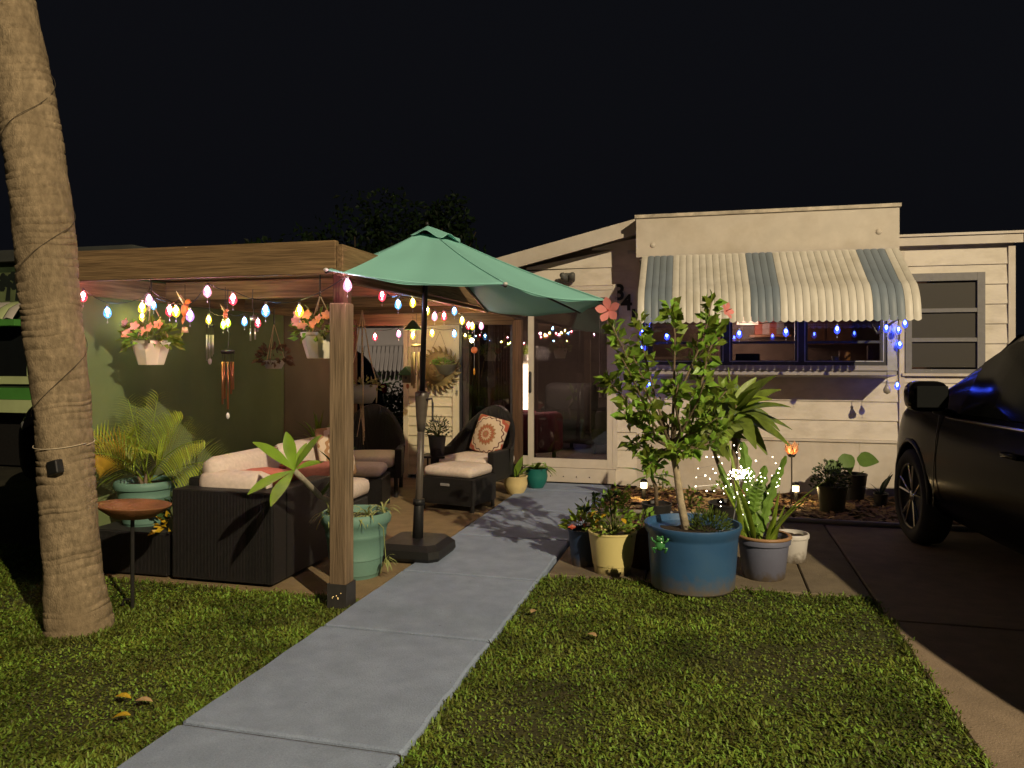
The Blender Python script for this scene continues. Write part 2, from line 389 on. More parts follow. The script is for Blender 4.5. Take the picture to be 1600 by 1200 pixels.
wh = ['nearest the walkway, on the left lawn', 'pale and crumpled, on the left lawn', 'farther up the left lawn', 'at the left edge of the lawn', 'beside the right edge of the walkway', 'out on the right lawn']
for (px, py, c), t in zip(lp, wh):
    p = gr(px, py); mb = MB(); a = rnd(0, 6.28)
    mb.leaf(p + Vector((0, 0, .045)), (math.cos(a), math.sin(a), .25), .07, .04, .6)
    mb.build('fallen_leaf', YELLOW_LEAF if c == 'yellow' else mat('dry_leaf', (.4, .27, .13), .8, .2, 20), None, label='small %s fallen leaf %s' % (c, t), category='leaf', group='fallen leaves on the lawn')

# ------------------------------------------------------------------ the home
HY = 8.7
def X_(px, Y=HY): return at_y(px, 560, Y).x
def Z_(px, py, Y=HY): return at_y(px, py, Y).z
home = thing('mobile_home', 'cream single storey mobile home with glazed porch, bay window and striped awning', 'house', (1, HY, 0))
HR = X_(1583)                                         # right end of the front
wall = MB().box((HR - .05, HY + .04, 0), (HR - .005, 17, 2.6)).box((-.9, HY + .2, .0), (-.82, 17, 2.55)).box((-.8, 16.9, 0), (HR - .06, 17, 2.6)).build('wall', CREAM, home)
door_x0, door_x1 = X_(826), X_(958)
bay_x0, bay_x1 = X_(1000, 8.2), X_(1402, 8.2)
wr_x0, wr_x1, wr_z0, wr_z1 = X_(1413), X_(1537), Z_(1480, 583), Z_(1480, 427)
def boards(x0, x1, z0, z1, h, y, holes, m, parent, top=None, th=.018):
    def piece(s0, s1, za, zb, zrow):
        f = lambda x: zb if top is None else min(zb, top(x))
        if f(s0) <= za + .01 and f(s1) <= za + .01: return
        if f(s0) <= za + .01:
            for k in range(1, 20):
                if f(s0 + (s1 - s0) * k / 20) > za + .01: s0 = s0 + (s1 - s0) * k / 20; break
        zz0, zz1 = max(za + .004, f(s0)), max(za + .004, f(s1)); q = lambda z: y - th + (th - .003) * (z - zrow) / h
        MB().add([(s0, q(za), za), (s1, q(za), za), (s1, q(zz1), zz1), (s0, q(zz0), zz0), (s0, y + .03, za), (s1, y + .03, za), (s1, y + .03, zz1), (s0, y + .03, zz0)],
                 [(0, 1, 2, 3), (5, 4, 7, 6), (1, 0, 4, 5), (3, 2, 6, 7), (0, 3, 7, 4), (2, 1, 5, 6)]).build('siding_board', m, parent)
    z = z0
    while z < z1 - .01:
        b = min(z + h, z1); segs = [(x0, x1, z, b)]
        for hx0, hx1, hz0, hz1 in holes:
            if hz0 < b - .002 and hz1 > z + .002:
                ns = []
                for s0, s1, za, zb in segs:
                    if hx0 >= s1 or hx1 <= s0: ns.append((s0, s1, za, zb)); continue
                    if hx0 > s0: ns.append((s0, hx0, za, zb))
                    if hx1 < s1: ns.append((hx1, s1, za, zb))
                    m0, m1 = max(s0, hx0), min(s1, hx1)
                    if hz0 > za + .01: ns.append((m0, m1, za, hz0))
                    if hz1 < zb - .01: ns.append((m0, m1, hz1, zb))
                segs = [q for q in ns if q[1] - q[0] > .01]
        for q in segs: piece(*q, z)
        z = b
SK = .6
bay_hole = (bay_x0 + .1, bay_x1 - .04, 1.3, 2.5)
win_hole = (wr_x0 + .02, wr_x1 - .02, wr_z0 + .02, wr_z1 - .02)
door_hole = (door_x0, door_x1, 0, Z_(890, 447))
roofz = lambda x: 2.57 + (x - X_(805)) * (2.92 - 2.57) / (-.8 - X_(805))
boards(-.8, HR, SK, 2.62, .2, HY, [bay_hole, win_hole], CREAM, wall)
boards(door_x1, -.8, .02, 2.8, .2, HY, [], CREAM, wall, top=lambda x: roofz(x) - .1)
boards(X_(800), door_x1, door_hole[3] + .0, 2.8, .2, HY, [], CREAM, wall, top=lambda x: roofz(x) - .1)
sk = home
for x0, x1 in ((-.8, .35), (.36, 1.5), (1.51, HR)):
    MB().box((x0, HY - .012, 0), (x1 - .002 if x1 == HR else x1 + .008, HY + .02, SK - .03)).build('skirting_panel', TRIM, home)
MB().box((-.8, HY - .032, SK - .028), (HR + .004, HY + .02, SK - .002)).build('skirting_rail', TRIM, home)
MB().box((X_(1404), HY - .035, .0), (X_(1404) + .05, HY - .0195, 2.55)).build('corner_strip', TRIM, home)
MB().box((HR - .05, HY - .03, .0), (HR + .012, HY + .06, 2.58)).build('corner_strip', TRIM, home)
rf = MB().box((-.9, HY - .05, 2.62), (HR + .05, 17.1, 2.66)).build('roof', mat('roof_metal', (.4, .38, .34), .5, .15, 5), home)
MB().box((1.6, HY - .09, 2.6), (HR + .06, HY - .051, 2.69)).build('fascia', TRIM, rf)
MB().box((1.6, HY - .11, 2.69), (HR + .075, HY + .02, 2.715)).build('drip_edge', TRIM, rf)
# porch roof with its sloping fascia
xa, xb = X_(632), -.74
za, zb = roofz(xa), roofz(xb)
pr = MB().add([(xa - .1, HY - .22, za), (xb, HY - .22, zb), (xb, 13.2, zb), (xa - .1, 13.2, za), (xa - .1, HY - .22, za + .04), (xb, HY - .22, zb + .04), (xb, 13.2, zb + .04), (xa - .1, 13.2, za + .04)],
              [(3, 2, 1, 0), (4, 5, 6, 7), (0, 1, 5, 4), (1, 2, 6, 5), (2, 3, 7, 6), (3, 0, 4, 7)]).build('porch_roof', TRIM, home)
MB().add([(xa - .1, HY - .26, za - .12), (xb, HY - .26, zb - .12), (xb, HY - .26, zb + .05), (xa - .1, HY - .26, za + .05), (xa - .1, HY - .222, za - .12), (xb, HY - .222, zb - .12), (xb, HY - .222, zb + .05), (xa - .1, HY - .222, za + .05)],
         [(0, 1, 2, 3), (5, 4, 7, 6), (1, 0, 4, 5), (3, 2, 6, 7), (0, 3, 7, 4), (2, 1, 5, 6)]).build('fascia', TRIM, pr)
# bay box above the awning
bx = MB().box((bay_x0 - .04, 8.2, 2.52), (bay_x1 + .02, HY + 1.4, 2.93)).build('parapet_box', TRIM, home)
MB().box((bay_x0 - .055, 8.18, 2.93), (bay_x1 + .035, HY + 1.42, 2.965)).build('cap', mat('dirty_trim', (.5, .44, .35), .6, .25, 8, dirt=(.09, .075, .055), dscale=6), bx)
for px, py in ((1020, 383), (1373, 362)):
    p = at_y(px, py, 8.2); MB().ball((p.x, 8.2, p.z), .03, (1, .5, 1)).build('bolt_cover', TRIM, bx, True)
# bay body and windows
FR = mat('dark_frame', (.03, .03, .032), .4, .2, 20, spec=.5)
ALU = mat('aluminium', (.36, .36, .37), .4, .1, 20, metal=.5)
BAYC = mat('grey_bay', (.3, .28, .27), .6, .1, 8)
PANE = glass('window_glass', (.75, .75, .78), .05)
zs0, zs1 = 1.33, 2.5
bay = MB().add([(bay_x0, 8.2, 1.285), (bay_x1, 8.2, 1.285), (bay_x1, HY, 1.24), (bay_x0, HY, 1.24), (bay_x0, 8.2, zs0), (bay_x1, 8.2, zs0), (bay_x1, HY, zs0), (bay_x0, HY, zs0)],
               [(3, 2, 1, 0), (4, 5, 6, 7), (0, 1, 5, 4), (1, 2, 6, 5), (2, 3, 7, 6), (3, 0, 4, 7)]).build('bay_window', BAYC, home)
MB().box((bay_x1 - .03, 8.23, zs0), (bay_x1, HY, zs1)).build('side_panel', BAYC, bay)
MB().box((bay_x0, 8.23, zs0), (bay_x0 + .03, HY, zs1)).build('side_panel', BAYC, bay)
MB().box((bay_x1 - .09, 8.19, zs0), (bay_x1 + .003, 8.229, zs1)).build('corner_post', ALU, bay)
MB().box((bay_x0, 8.18, zs0 + .001), (bay_x1 - .09, 8.3, zs0 + .05)).build('sill', BAYC, bay)
cols = [bay_x0 + .02, X_(1135, 8.2), X_(1252, 8.2), bay_x1 - .09]
for i in range(3):
    a, b = cols[i] + .03, cols[i + 1] - .03
    wdo = MB().box((a - .03, 8.205, zs0 + .05), (a + .03, 8.25, zs1)).box((b - .03, 8.205, zs0 + .05), (b + .03, 8.25, zs1)).box((a + .031, 8.207, zs0 + .052), (b - .031, 8.25, zs0 + .1)).build('window', FR, bay)
    MB().box((a + .031, 8.207, 1.6), (b - .031, 8.25, 1.625)).build('rail', FR, wdo)
    MB().box((a + .0, 8.196, zs0 + .085), (b, 8.2045, zs0 + .095)).box((a - .001, 8.196, zs0 + .096), (a + .009, 8.2045, zs1)).box((b - .009, 8.196, zs0 + .096), (b + .001, 8.2045, zs1)).build('trim_line', ALU, wdo)
    MB().box((a + .031, 8.226, zs0 + .101), (b - .031, 8.23, 1.599)).build('pane', PANE, wdo)
    MB().box((a + .031, 8.226, 1.626), (b - .031, 8.23, zs1)).build('pane', PANE, wdo)
# awning: bent corrugated slats
aw = thing('awning', 'striped aluminium awning', 'awning'); del aw['category']; del aw['label']
aw.parent = home; aw.location = (0, 0, 0) ; aw.location = Vector((0, 0, 0))
ax0, ax1 = X_(1003, 8.17) , X_(1405, 8.17)
AY = 7.38
fx0, fx1 = X_(996, AY), X_(1441, AY)
AWW = mat('awning_cream', (.6, .57, .5), .45, .08, 5, vec=(1, 1, .4), dirt=(.4, .36, .27), dscale=3)
AWG = mat('awning_grey', (.19, .23, .27), .5, .12, 6, vec=(1, 1, .4), dirt=(.13, .16, .17), dscale=3)
ns = 38
prof = []
for k in range(8): prof.append((8.17 - .56 * k / 7, 2.52 - .36 * k / 7))
for k in range(1, 7):
    a = k / 6; prof.append((7.61 - .225 * math.sin(a * 1.4), 2.16 - .09 * a - .23 * a * a))
prof.append((AY, 1.795))
for i in range(ns):
    vs = []
    q = 5
    for (y, z) in prof:
        g = (8.17 - y) / (8.17 - AY)
        xl0 = ax0 + (fx0 - ax0) * g; xl1 = ax1 + (fx1 - ax1) * g
        for c in range(q):
            u = (i + (c / (q - 1)) * .955) / ns; bulge = .008 * math.sin(math.pi * c / (q - 1)) ** .6
            zz = z
            if (y, z) == prof[-1]: zz = z - .022 * math.sin(math.pi * c / (q - 1))
            vs.append((xl0 + (xl1 - xl0) * u, y - bulge * .8, zz + bulge * .6))
    fs = [(r * q + c, r * q + c + 1, (r + 1) * q + c + 1, (r + 1) * q + c) for r in range(len(prof) - 1) for c in range(q - 1)]
    dark = 1 <= i <= 4 or 16 <= i <= 19 or 32 <= i <= 35
    MB().add(vs, fs).build('slat', AWG if dark else AWW, aw, True, world=True)
vs = []
for (y, z) in prof[:-1]:
    g = (8.17 - y) / (8.17 - AY); vs += [(ax0 + (fx0 - ax0) * g, y + .006, z - .006), (ax1 + (fx1 - ax1) * g, y + .006, z - .006)]
MB().add(vs, [(2 * i, 2 * i + 1, 2 * i + 3, 2 * i + 2) for i in range(len(prof) - 2)]).build('gap_shade_sheet', mat('slat_gap_shade', (.1, .095, .085), .7, .2, 10), aw)  # added dark sheet: shade between the slats as colour, stops light leaking through
for xx in (fx1 - .12, fx0 + .12):
    MB().tube([(xx - .08, 8.2, 1.7), (xx, AY + .06, 1.85)], .012, 6).build('brace', ALU, aw)
# right window
rw = MB().box((wr_x0, HY - .05, wr_z0), (wr_x0 + .06, HY + .02, wr_z1)).box((wr_x1 - .07, HY - .05, wr_z0), (wr_x1, HY + .02, wr_z1)).box((wr_x0 + .061, HY - .048, wr_z1 - .08), (wr_x1 - .071, HY + .02, wr_z1)).box((wr_x0 + .061, HY - .048, wr_z0), (wr_x1 - .071, HY + .02, wr_z0 + .04)).build('window', mat('grey_frame', (.16, .155, .15), .5, .1, 20), home)
hh = (wr_z1 - .08 - wr_z0 - .04) / 3
SCREEN = mat('insect_screen', (.036, .032, .024), .6, .12, 200)
for k in range(3):
    z0 = wr_z0 + .04 + hh * k
    MB().box((wr_x0 + .062, HY - .02, z0 + .02), (wr_x1 - .072, HY - .015, z0 + hh - .02)).build('pane', SCREEN, rw)
    if k: MB().box((wr_x0 + .061, HY - .046, z0 - .02), (wr_x1 - .071, HY - .005, z0 + .02)).build('rail', MATS['grey_frame'], rw)
MB().box((wr_x0 - .03, HY - .06, wr_z0 - .03), (wr_x1 + .02, HY - .02, wr_z0 - .002)).build('sill', TRIM, rw)
# numbers
NUM = mat('black_number', (.012, .012, .012), .4, .1, 20)
for ch, px, py in (('3', 968, 458), ('4', 979, 474), ('1', 990, 497)):
    p = at_y(px, py, HY - .03); cu = bpy.data.curves.new('house_number', 'FONT'); cu.body = ch; cu.size = .25; cu.extrude = .006; cu.offset = .006; cu.align_x = 'CENTER'; cu.align_y = 'CENTER'
    cu.materials.append(NUM); tmp = bpy.data.objects.new('tmp', cu); me = bpy.data.meshes.new_from_object(tmp); bpy.data.objects.remove(tmp)
    o = bpy.data.objects.new('house_number', me); COL.objects.link(o); o.parent = home; o.location = p - home.location; o.rotation_euler = (R(90), 0, 0)
# porch front: siding panel, dark glazing, door
px0, px1 = X_(632), X_(716)
boards(px0 + .06, px1 - .06, .05, 2.05, .118, HY, [], YSIDE, wall, th=.022)
MB().box((px0, HY - .035, 0), (px0 + .06, HY + .05, 2.1)).build('corner_strip', YSIDE, home)
MB().box((px1 - .06, HY - .035, 0), (px1 + .02, HY + .05, 2.1)).build('corner_strip', YSIDE, home)
MB().box((px0, HY - .03, 2.1), (X_(832), HY + .05, za - .0)).build('porch_header', YSIDE, home)
pg = MB().box((px1 + .021, HY - .02, .0), (X_(826), HY + .03, .32)).build('porch_window', TRIM, home)
MB().box((X_(798), HY - .02, .33), (X_(798) + .03, HY + .03, 2.1)).box((px1 + .021, HY - .02, .321), (px1 + .05, HY + .03, 2.1)).build('frame', FR, pg)
DPANE = glass('porch_glass', (.7, .68, .68), .05)
MB().box((px1 + .051, HY, .321), (X_(798) - .001, HY + .004, 2.099)).build('pane', DPANE, pg)
MB().box((X_(798) + .031, HY, .321), (door_x0 - .001, HY + .004, 2.099)).build('pane', DPANE, pg)
DZ0, DZ1 = .2, Z_(890, 455)
dr = MB().box((door_x0, HY - .03, DZ0), (door_x0 + .065, HY + .02, DZ1)).box((door_x1 - .065, HY - .03, DZ0), (door_x1, HY + .02, DZ1)).box((door_x0 + .066, HY - .028, DZ0), (door_x1 - .066, HY + .02, DZ0 + .1)).box((door_x0 + .066, HY - .028, DZ1 - .08), (door_x1 - .066, HY + .02, DZ1)).build('door', TRIM, home)
MB().box((door_x0 + .0655, HY - .01, DZ0 + .101), (door_x1 - .0655, HY - .006, DZ1 - .081)).build('pane', DPANE, dr)
MB().rbox((door_x0 + .01, HY - .07, 1.05), (door_x0 + .045, HY - .031, 1.3), .015).build('handle', METAL_D, dr)
for k in range(5):
    MB().ball((door_x0 + .12 + k * .15, HY - .048, .1), .007).build('screw', METAL_D, dr)
MB().box((door_x0 - .03, HY - .045, .036), (door_x1 + .03, HY + .03, DZ0 - .004)).build('threshold', TRIM, dr)
MB().box((door_x1 + .001, HY - .036, .2), (door_x1 + .05, HY + .03, DZ1 + .05)).box((door_x0 - .02, HY - .036, DZ1 + .003), (door_x1, HY + .03, DZ1 + .05)).build('door_frame', TRIM, home)
# porch interior
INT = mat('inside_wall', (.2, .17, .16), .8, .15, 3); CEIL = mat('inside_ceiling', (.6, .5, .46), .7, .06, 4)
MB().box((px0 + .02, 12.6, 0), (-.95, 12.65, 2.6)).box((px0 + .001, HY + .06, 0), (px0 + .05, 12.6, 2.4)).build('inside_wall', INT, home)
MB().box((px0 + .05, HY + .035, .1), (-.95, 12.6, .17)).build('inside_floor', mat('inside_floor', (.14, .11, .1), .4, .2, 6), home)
MB().box((px0 + .051, HY + .06, 2.3), (-.95, 12.59, 2.33)).build('inside_ceiling', CEIL, home)
pl = at_y(819, 640, 9.7)
cl = thing('column_lamp', 'glowing white column lamp inside the porch beside the door', 'lamp', (pl.x, 9.7, .17))
MB().lathe([(.001, 1.2), (.075, 1.2), (.075, .2), (.001, .2)], 18, (pl.x, 9.7, .17)).build('shade', emis('lamp_shade_glow', (1, .78, .52), 9), cl, True)
MB().lathe([(.001, .2), (.09, .2), (.09, .0), (.001, .0)], 18, (pl.x, 9.7, .17)).build('base', METAL_D, cl, True)
ld = bpy.data.lights.new('lamp_glow', 'POINT'); ld.energy = 34; ld.color = (1, .74, .58); ld.shadow_soft_size = .1
lo = bpy.data.objects.new('lamp_glow', ld); COL.objects.link(lo); lo.parent = cl; lo.location = (.22, .1, 1.35)
wp = thing('white_planter', 'small white planter of grassy leaves on top of the glowing column lamp', 'plant', (pl.x, 9.7, 1.375))
MB().lathe([(.001, 0), (.06, 0), (.075, .13), (.068, .13), (.06, .1), (.001, .1)], 16, (pl.x, 9.7, 1.375)).build('pot', mat('white_pot', (.7, .68, .64), .5, .05, 10), wp, True)
mb = MB()
for k in range(40): mb.leaf((pl.x + rnd(-.04, .04), 9.7 + rnd(-.04, .04), 1.49), sphere_dir(.3, 1), rnd(.12, .22), .016, .7, 3)
mb.build('foliage', LEAF_Y, wp)
# curtains
def curtain(name, x0, x1, y, z0, z1, m, label, gather=.4):
    mb = MB(); n = 46; rows = 10
    for r in range(rows + 1):
        t = r / rows; g = 1 - gather * math.sin(math.pi * min(1, t * 1.0)) * .5
        for k in range(n + 1):
            u = k / n; xx = x0 + (x1 - x0) * (.5 + (u - .5) * g)
            mb.v.append(Vector((xx, y + .025 * math.sin(u * 40) + .01 * math.sin(u * 91 + t * 3), z1 + (z0 - z1) * t)))
    mb.f += [(r * (n + 1) + k, r * (n + 1) + k + 1, (r + 1) * (n + 1) + k + 1, (r + 1) * (n + 1) + k) for r in range(rows) for k in range(n)]
    o = mb.build(name, m, None, True); o['label'] = label; o['category'] = 'curtain'; o['group'] = 'porch curtains'
CURT_D = mat('dark_curtain', (.05, .036, .03), .85, .15, 10, trans=.12); CURT_W = mat('white_curtain', (.55, .5, .48), .85, .06, 10, trans=.3)
curtain('curtain', px1 + .08, X_(757), HY + .15, .4, 2.05, CURT_D, 'dark curtain behind the porch glass next to the siding panel', .1)
curtain('curtain', X_(764), X_(800), HY + .12, .4, 2.06, mat('brown_curtain', (.16, .11, .09), .85, .15, 10, trans=.2), 'brown gathered curtain behind the glass left of the rear pergola post', .5)
curtain('curtain', X_(934), X_(951), HY + .1, 1.0, 1.95, CURT_W, 'white sheer curtain inside the right edge of the glass door', .1)
# furniture inside the porch
def soft_chair(name, label, px, Y, wd, m, rz=0):
    p = at_y(px, 700, Y); t = thing(name, label, 'armchair', (p.x, Y, .17), rz)
    MB().rbox((-wd / 2, -.35, .12), (wd / 2, .35, .42), .08).build('seat', m, t, True, world=False)
    MB().rbox((-wd / 2, .2, .3), (wd / 2, .42, .95), .1).build('backrest', m, t, True, world=False)
    for s in (-1, 1):
        MB().rbox((s * wd / 2 - .1, -.35, .12), (s * wd / 2 + .1, .36, .62), .08).build('armrest', m, t, True, world=False)
    for sx in (-1, 1):
        for sy in (-.28, .28): MB().tube([(sx * wd * .42, sy, 0), (sx * wd * .42, sy, .13)], .025, 6).build('leg', METAL_D, t, world=False)
soft_chair('dark_armchair', 'dark upholstered armchair seen through the glass door', 910, 10.6, .8, mat('dark_upholstery', (.03, .027, .027), .8, .2, 20), R(160))
soft_chair('burgundy_armchair', 'burgundy armchair behind the porch glass below the column lamp', 822, 9.35, .5, mat('burgundy', (.13, .02, .04), .8, .2, 20), R(140))
p = at_y(905, 627, 11.6); tb = thing('wall_screen', 'small upright screen glowing blue on the porch back wall', 'screen', (p.x, 12.58, 1.0))
k = 12.58 / 11.6
p = at_y(905, 627, 12.57); tb.location = p
MB().box((-.07, -.012, -.14), (.07, .012, .14)).build('case', METAL_D, tb, world=False)
MB().box((-.055, -.016, -.125), (.055, -.0125, .125)).build('display', emis('blue_screen', (.25, .3, 1), 1.4), tb, world=False)
p = at_y(930, 463, 12.57)
# bay room interior
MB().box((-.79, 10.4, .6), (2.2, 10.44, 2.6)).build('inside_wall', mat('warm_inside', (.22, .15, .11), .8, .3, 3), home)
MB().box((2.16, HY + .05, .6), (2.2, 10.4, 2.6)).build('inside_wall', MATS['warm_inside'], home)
MB().box((bay_x0 + .031, 8.26, 2.49), (bay_x1 - .031, 10.39, 2.515)).build('inside_ceiling', CEIL, home)
def sill_thing(px, py, kind, col, label, name, h, r, y=8.42):
    p = at_y(px, py, y); t = MB()
    if kind == 'pot': t.lathe([(.001, 0), (r * .75, 0), (r, h), (r * .9, h), (r * .8, h * .8), (.001, h * .8)], 14, (p.x, y, zs0 + .0505))
    else: t.rbox((p.x - r, y - r * .6, zs0 + .0505), (p.x + r, y + r * .6, zs0 + .0505 + h), .01)
    t.build(name, mat(name + '_m' + str(px), col, .5, .1, 12), None, kind == 'pot', label=label, category=name.split('_')[-1])
sill_thing(1320, 560, 'pot', (.45, .2, .05), 'orange clay pot on the bay window sill', 'clay_pot', .15, .06)
sill_thing(1305, 560, 'pot', (.5, .5, .5), 'white cup beside the orange pot on the bay sill', 'white_cup', .09, .035)
sill_thing(1365, 560, 'box', (.2, .12, .1), 'small brown box at the right end of the bay sill', 'brown_box', .2, .06)
sill_thing(1168, 560, 'box', (.02, .02, .02), 'low black box on the sill behind the middle bay pane', 'black_box', .12, .12)
cb = thing('kitchen_cabinet', 'orange wooden cabinet on the wall seen through the right bay pane', 'cabinet', (X_(1290, 10.1), 10.38, 1.62))
MB().box((-.3, -.3, 0), (.3, 0, .7)).build('case', mat('orange_wood', (.26, .12, .06), .5, .2, 6), cb, world=False)
for s in (-1, 1): MB().box((s * .15 - .14, -.322, .02), (s * .15 + .14, -.301, .68)).build('door', MATS['orange_wood'], cb, world=False)
tl = at_y(1168, 525, 9.9); t = thing('ceiling_lamp', 'lit warm ceiling lamp inside behind the bay window', 'lamp', (tl.x, 9.9, 2.489))
MB().lathe([(.001, -.62), (.13, -.62), (.1, -.45), (.05, -.42), (.001, -.42)], 20).build('shade', emis('warm_shade', (1, .62, .4), 3.2), t, True, world=False)
MB().tube([(0, 0, -.42), (0, 0, 0)], .008, 6).build('cord', METAL_D, t, world=False)
ld = bpy.data.lights.new('ceiling_glow', 'POINT'); ld.energy = 11; ld.color = (1, .72, .55); ld.shadow_soft_size = .1
lo = bpy.data.objects.new('ceiling_glow', ld); COL.objects.link(lo); lo.parent = t; lo.location = (0, -.1, -.72)
for k, (px, c) in enumerate(((1185, (.4, .1, .06)), (1196, (.5, .35, .3)), (1207, (.35, .08, .05)), (1218, (.3, .25, .2)))):
    p = at_y(px, 530, 10.3); MB().rbox((p.x - .05, 10.2, 1.75), (p.x + .05, 10.32, 1.98 + .03 * (k % 2)), .008).build('kitchen_tin', mat('tin%d' % k, c, .4, .1, 10), None, label=['red tin left-most on the shelf inside the bay window', 'pale tin second on the shelf inside the bay window', 'dark red tin third on the shelf inside the bay window', 'grey tin right-most on the shelf inside the bay window'][k], category='tin', group='tins on the kitchen shelf')
MB().box((X_(1170, 10.3), 10.15, 1.72), (X_(1235, 10.3), 10.38, 1.749)).build('kitchen_shelf', MATS['orange_wood'], None, label='narrow wooden shelf holding tins inside the bay window', category='shelf')

# ------------------------------------------------------------------ pergola
PX, PL, PF, PB = -2.1, -4.1, 4.06, 8.35
pg_ = thing('pergola', 'brown timber pergola with a boarded roof over the patio', 'pergola', (PX, PF, 0))
POSTB = mat('post_bracket', (.035, .033, .032), .5, .15, 20)
def post(x, y, w_, top, m=WZ, notch=True):
    o = MB().rbox((x - w_ / 2, y - w_ / 2, .0), (x + w_ / 2, y + w_ / 2, top), .006, n=1).build('post', m, pg_)
    MB().box((x - w_ / 2 - .008, y - w_ / 2 - .008, 0), (x + w_ / 2 + .008, y + w_ / 2 + .008, .15)).build('post_base', POSTB, o)
    for k in range(6):
        MB().ball((x - .03 + rnd(0, .06), y - w_ / 2 - .008, .04 + rnd(0, .08)), .005).build('bolt', mat('brass_bolt', (.5, .4, .2), .4, .1, 10, metal=.8), o)
    return o
post(PX + .02, PF + .02, .105, 1.77)
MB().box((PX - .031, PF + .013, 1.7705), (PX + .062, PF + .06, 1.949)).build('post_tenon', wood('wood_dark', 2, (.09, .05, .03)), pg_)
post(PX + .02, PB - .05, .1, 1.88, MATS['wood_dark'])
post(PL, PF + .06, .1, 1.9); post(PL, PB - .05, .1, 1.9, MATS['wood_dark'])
def beam(lo, hi, m, name='beam'): return MB().rbox(lo, hi, .005, n=1).build(name, m, pg_)
beam((PL - .1, PF - .075, 1.935), (PX + .03, PF - .03, 2.125), WX)
beam((PL - .08, PF - .029, 1.95), (PX - .04, PF + .012, 2.09), WX)
beam((PX + .031, PF - .074, 1.925), (PX + .075, PB + .15, 2.1), WY)
beam((PX - .03, PF + .07, 1.9), (PX + .029, PB + .1, 2.05), WY)
beam((PL - .05, PF + .07, 1.88), (PL, PB, 2.03), WY)
beam((PL, PB - .02, 1.83), (PX - .031, PB + .03, 2.03), WX)
for y in (5.1, 6.15, 7.2): beam((PL + .001, y, 1.9), (PX - .031, y + .045, 2.04), WX, 'rafter')
y = PF + .02
k = 0
while y < PB + .12:
    MB().box((PL - .12, y, 2.056), (PX + .03, y + .142, 2.078)).build('roof_board', WX, pg_); y += .149
# green shade screen on the left side, slightly wavy cloth
SCRN = mat('green_screen_cloth', (.13, .17, .07), .85, .15, 2, .2, 400, dirt=(.1, .14, .055), dscale=1.2)
SCRB = mat('brown_screen_cloth', (.12, .095, .06), .85, .15, 2, .2, 400)
def screen(y0, y1, m, label, nm='shade_screen'):
    mb = MB(); n, q = 50, 10
    for i in range(n + 1):
        for j in range(q + 1):
            yy = y0 + (y1 - y0) * i / n; zz = .03 + 1.9 * j / q
            mb.v.append(Vector((PL - .055 + .008 * math.sin(yy * 5) * math.sin(zz * 2) + .003 * math.sin(yy * 17 + zz * 3), yy, zz)))
    mb.f += [(i * (q + 1) + j, (i + 1) * (q + 1) + j, (i + 1) * (q + 1) + j + 1, i * (q + 1) + j + 1) for i in range(n) for j in range(q)]
    o = mb.build(nm, m, None, True, label=label, category='shade screen')
    md = o.modifiers.new('thick', 'SOLIDIFY'); md.thickness = .004
screen(PF + .12, 6.9, SCRN, 'large green cloth screen closing the left side of the pergola')
screen(6.905, PB - .1, SCRB, 'brown cloth screen behind the wicker sofa at the far left of the pergola')

# ------------------------------------------------------------------ half umbrella
AP = Vector((-2.0, 5.26, 2.40))
tips = [Vector(v) for v in ((-2.1, 3.93, 1.95), (-1.14, 4.26, 1.878), (-.69, 5.18, 1.843), (-1.02, 6.14, 1.832), (-1.93, 6.59, 1.875))]
um = thing('half_umbrella', 'mint green half patio umbrella on a dark pole and black base', 'umbrella', (-2.04, 5.2, 0))
CAN = mat('mint_canopy', (.25, .55, .49), .8, .05, 3, .12, 500, dirt=(.22, .5, .45), dscale=1.5, spec=.15, trans=.1)
def canopy(scale0, scale1, lift):
    mb = MB(); n, q = 24, 20
    for s in range(4):
        o = len(mb.v); a, b = tips[s], tips[s + 1]
        for i in range(n + 1):
            t = scale0 + (scale1 - scale0) * i / n
            for j in range(q + 1):
                u = j / q; e = a.lerp(b, u); sag = -.05 * math.sin(math.pi * u) * t
                ein = (AP - e) * (.05 * math.sin(math.pi * u)); ein.z = 0
                if lift: lift = .014 + .05 * t / scale1 * math.sin(math.pi * u) ** 2
                p = AP.lerp(e + ein * t, t) + Vector((0, 0, lift + sag * .8 - .10 * math.sin(math.pi * t) * .25 + .005 * t * math.sin(u * 15 + s * 2 + 5 * t) * math.sin(math.pi * u) + .004 * math.sin(t * 13 + s) * math.sin(math.pi * u)))
                mb.v.append(p)
        mb.f += [(o + i * (q + 1) + j, o + (i + 1) * (q + 1) + j, o + (i + 1) * (q + 1) + j + 1, o + i * (q + 1) + j + 1) for i in range(n) for j in range(q)]
    return mb
cn = canopy(.12, 1, 0).build('canopy', CAN, um, True)
vt = canopy(.001, .2, .022).build('vent', CAN, um, True)
for o in (cn, vt): md = o.modifiers.new('t', 'SOLIDIFY'); md.thickness = .003
